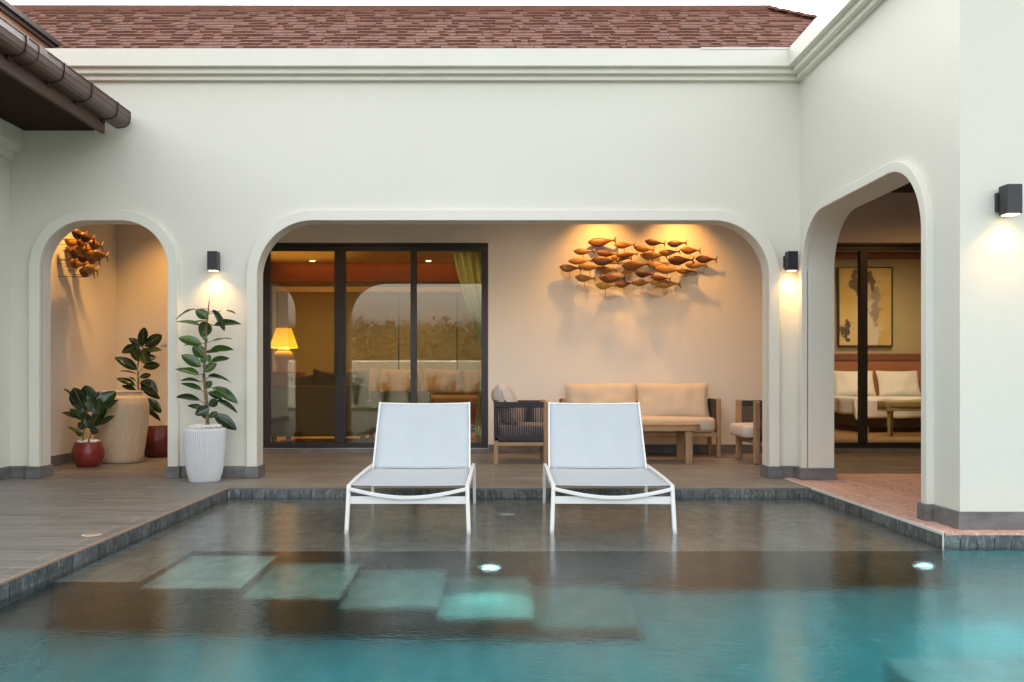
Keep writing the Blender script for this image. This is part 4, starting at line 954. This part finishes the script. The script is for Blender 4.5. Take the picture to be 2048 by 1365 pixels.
# curtain tied back at the right end of the door
t = empty('curtain', (-.10, 11.45, 0)); tag(t, 'pale green curtain swept aside at the right end of the glass door', 'curtain')
def cur(u, v):
    z = 2.60 - v * 2.52; k = z
    if z > 1.30: wl = .02 + .42 * ((z - 1.30) / 1.30) ** .8
    else: wl = .02 + .10 * min(1, (1.30 - z) / .9)
    x = -wl * (1 - u) + .12 * u; return (x, .05 * math.sin(u * 34) * (.35 + .65 * min(1, abs(z - 1.3) * 1.5)) + .02 * math.sin(u * 11 + z * 2), z)
MB().grid(cur, 90, 40).build('drape', 'curtain', t, smooth='all', solid=.003); MB().box(-.05, .12, -.07, .07, 1.27, 1.33).build('tie_band', 'curtain', t, bev=.02)

# ------------------------------------------------------------------ bedroom contents
t = empty('bed', (7.1, 14.4, RZ)); tag(t, 'large bed with white linen seen through the right arch', 'bed')
MB().box(-1.05, 1.35, .08, 2.0, .10, .30).build('base', 'bed_base', t, bev=.02); MB().box(-1.05, 1.35, .04, 2.0, .30, .50).build('mattress', 'white_linen', t, bev=.05)
def duv(u, v):
    s_ = -1.52 + u * 3.34; x = max(-1.12, min(1.42, s_ + .15)); over = max(0, -1.12 - (s_ + .15)) + max(0, s_ + .15 - 1.42)
    y = -.30 + v * 1.83; oy = max(0, -.0 - y); yy = max(0.0, y)
    drop = max(over, oy) if not (over and oy) else math.hypot(over, oy) * .85
    return (x + .03 * math.sin(yy * 9) * (over > 0), yy - .04 * math.sin(s_ * 11) * (oy > 0), .56 - drop * 1.05 + .014 * noise.noise(Vector((s_ * 4, y * 4, 0))))
MB().grid(duv, 70, 44).build('duvet', 'white_linen', t, smooth='all', solid=.03)
for x in (-.9, 1.2):
    for y in (.12, 1.9): MB().box(x - .03, x + .03, y - .03, y + .03, 0, .10).build('leg', 'bench_wood', t)
for x, lb in ((6.60, 'white pillow standing at the bed head on the left'), (7.42, 'white pillow standing at the bed head beneath the picture corner')):
    o = pillow_mb(.78, .50, .24, seed=x, pinch=.05, wr=.02).build('pillow', 'white_linen', None, smooth='all'); o.location = (x, 16.0, RZ + .80); o.rotation_euler = (R(-18), 0, R(2)); tag(o, lb, 'pillow', 'standing pillows on the bed')
t = empty('headboard', (6.9, 16.46, RZ)); tag(t, 'orange padded headboard wall panel with dark rail behind the bed', 'headboard')
MB().box(-2.6, 2.4, -.06, .035, 0, 1.24).build('panel', 'headboard', t); MB().box(-2.6, 2.4, -.09, .035, 1.24, 1.36).build('rail', 'headboard_rail', t, bev=.005)
t = empty('bench', (7.03, 13.7, RZ)); tag(t, 'upholstered bench with turned legs at the foot of the bed', 'bench')
sc_ = slab_cushion(-.95, .95, -.2, .2, .44, .55, 3); sc_.build('seat', 'bench_wood', t, smooth='all'); MB().box(-.93, .93, -.18, .18, .39, .45).build('rail', 'bench_wood', t, bev=.005)
for x in (-.88, -.72, .72, .88):
    y = -.13 if abs(x) > .8 else .13
    MB().lathe([(0, 0), (.018, 0), (.028, .05), (.018, .10), (.034, .2), (.022, .32), (.036, .39), (0, .39)], x, y, 0, 16).build('leg', 'bench_wood', t, True)
# picture: abstract shapes on a gold ground
t = empty('picture', at(1730, 614, 16.44)); tag(t, 'large framed abstract painting in gold, grey and brown above the bed', 'picture')
w2, h2 = .49, .725; fr_ = MB()
fr_.box(-w2 - .02, -w2, -.03, .03, -h2 - .02, h2 + .02); fr_.box(w2, w2 + .02, -.03, .03, -h2 - .02, h2 + .02); fr_.box(-w2, w2, -.03, .03, h2, h2 + .02); fr_.box(-w2, w2, -.03, .03, -h2 - .02, -h2)
fr_.build('frame', 'picture_frame', t, weld=False)
s = NT('painting'); v = s.mapping()
nz = s.n('ShaderNodeTexNoise'); s.l(v, nz.inputs['Vector']); nz.inputs['Scale'].default_value = 3.2; nz.inputs['Detail'].default_value = 7; nz.inputs['Roughness'].default_value = .68
def blob(cx, cz, rx, rz, soft=.04, wob=.9):
    vm = s.n('ShaderNodeVectorMath', operation='MULTIPLY_ADD'); s.l(nz.outputs['Color'], vm.inputs[0]); vm.inputs[1].default_value = (wob, 0, wob); s.l(v, vm.inputs[2])
    mp = s.n('ShaderNodeMapping'); s.l(vm.outputs[0], mp.inputs[0]); mp.inputs['Location'].default_value = (-(cx + wob * .5) / rx, 0, -(cz + wob * .5) / rz); mp.inputs['Scale'].default_value = (1 / rx, 0, 1 / rz)
    ln = s.n('ShaderNodeVectorMath', operation='LENGTH'); s.l(mp.outputs[0], ln.inputs[0]); return s.ramp(ln.outputs['Value'], [(.9 - soft, (1, 1, 1)), (.9 + soft, (0, 0, 0))])
cc = s.ramp(s.noise(v, 1.3, 3), [(.35, (.52, .36, .10)), (.65, (.66, .50, .24))])
cc = s.mix(cc, (.62, .57, .48), blob(.08, -.20, .20, .62)); cc = s.mix(cc, (.30, .26, .22), blob(.20, .05, .10, .45))
cc = s.mix(cc, (.12, .09, .065), blob(-.02, .42, .27, .26, .05, .7)); cc = s.mix(cc, (.48, .40, .30), blob(.04, .30, .12, .15, .05, .6))
cc = s.mix(cc, (.10, .07, .05), blob(-.33, -.42, .17, .22)); cc = s.mix(cc, (.60, .55, .44), blob(-.24, -.44, .07, .16)); s.set(Base_Color=cc, Roughness=.7)
MB().box(-w2, w2, -.012, .012, -h2, h2).build('canvas', 'painting', t)

# ------------------------------------------------------------------ lamps inside the house, with unseen spots added as fill
for x, pw in ((1.36, 95), (2.33, 95)): spot((x, YR - .46, 3.27), (x, YR - .05, 1.7), pw * .54, 96, .95, (1, .43, .085), .035)
spot((-4.35, 9.65, 3.26), (-4.62, 9.75, 1.2), 70, 70, .8, (1, .48, .12), .03)
spot((-3.75, 10.2, 3.26), (-3.95, 11.0, 1.0), 60, 90, .9, (1, .48, .12), .04)
spot((5.4, 9.4, 3.26), (5.4, 9.8, 0), 60, 150, .9, (1, .50, .16), .05)  # unseen spot that brightens the wall behind the right arch
spot((-1.6, 9.8, 3.26), (-1.6, 9.8, 0), 42, 140, .9, (1, .66, .36), .05)  # unseen flood spot added to brighten the veranda
spot((.6, 9.3, 3.26), (.8, 9.9, 0), 46, 150, 1, (1, .72, .47), .05); spot((2.7, 9.2, 3.26), (2.5, 9.9, 0), 34, 150, 1, (1, .72, .47), .05)  # two more unseen floods added as veranda fill
spot((-1.5, 13.4, 2.97), (-1.5, 13.4, 0), 44, 165, 1, (1, .56, .20), .02); spot((-.55, 12.1, 2.97), (-.3, 11.5, 1.2), 45, 90, .9, WARM2, .02)  # second spot is unseen, added to brighten the curtain
spot((7.0, 14.6, 3.32), (7.0, 15.4, 0), 100, 160, 1, (1, .74, .46), .02); spot((5.0, 12.0, 3.32), (6.6, 14.9, .3), 230, 80, 1, (1, .86, .70), .02)  # second spot is unseen, added to brighten the bed's front and side
# cove light above the red panelling
l = bpy.data.lights.new('cove_light', 'AREA'); l.shape = 'RECTANGLE'; l.size = 5; l.size_y = .06; l.energy = .7; l.color = (1, .42, .08)
o = bpy.data.objects.new('cove_light', l); col.objects.link(o); o.location = (-1.2, 15.18, 2.95); o.rotation_euler = (R(20), 0, 0)
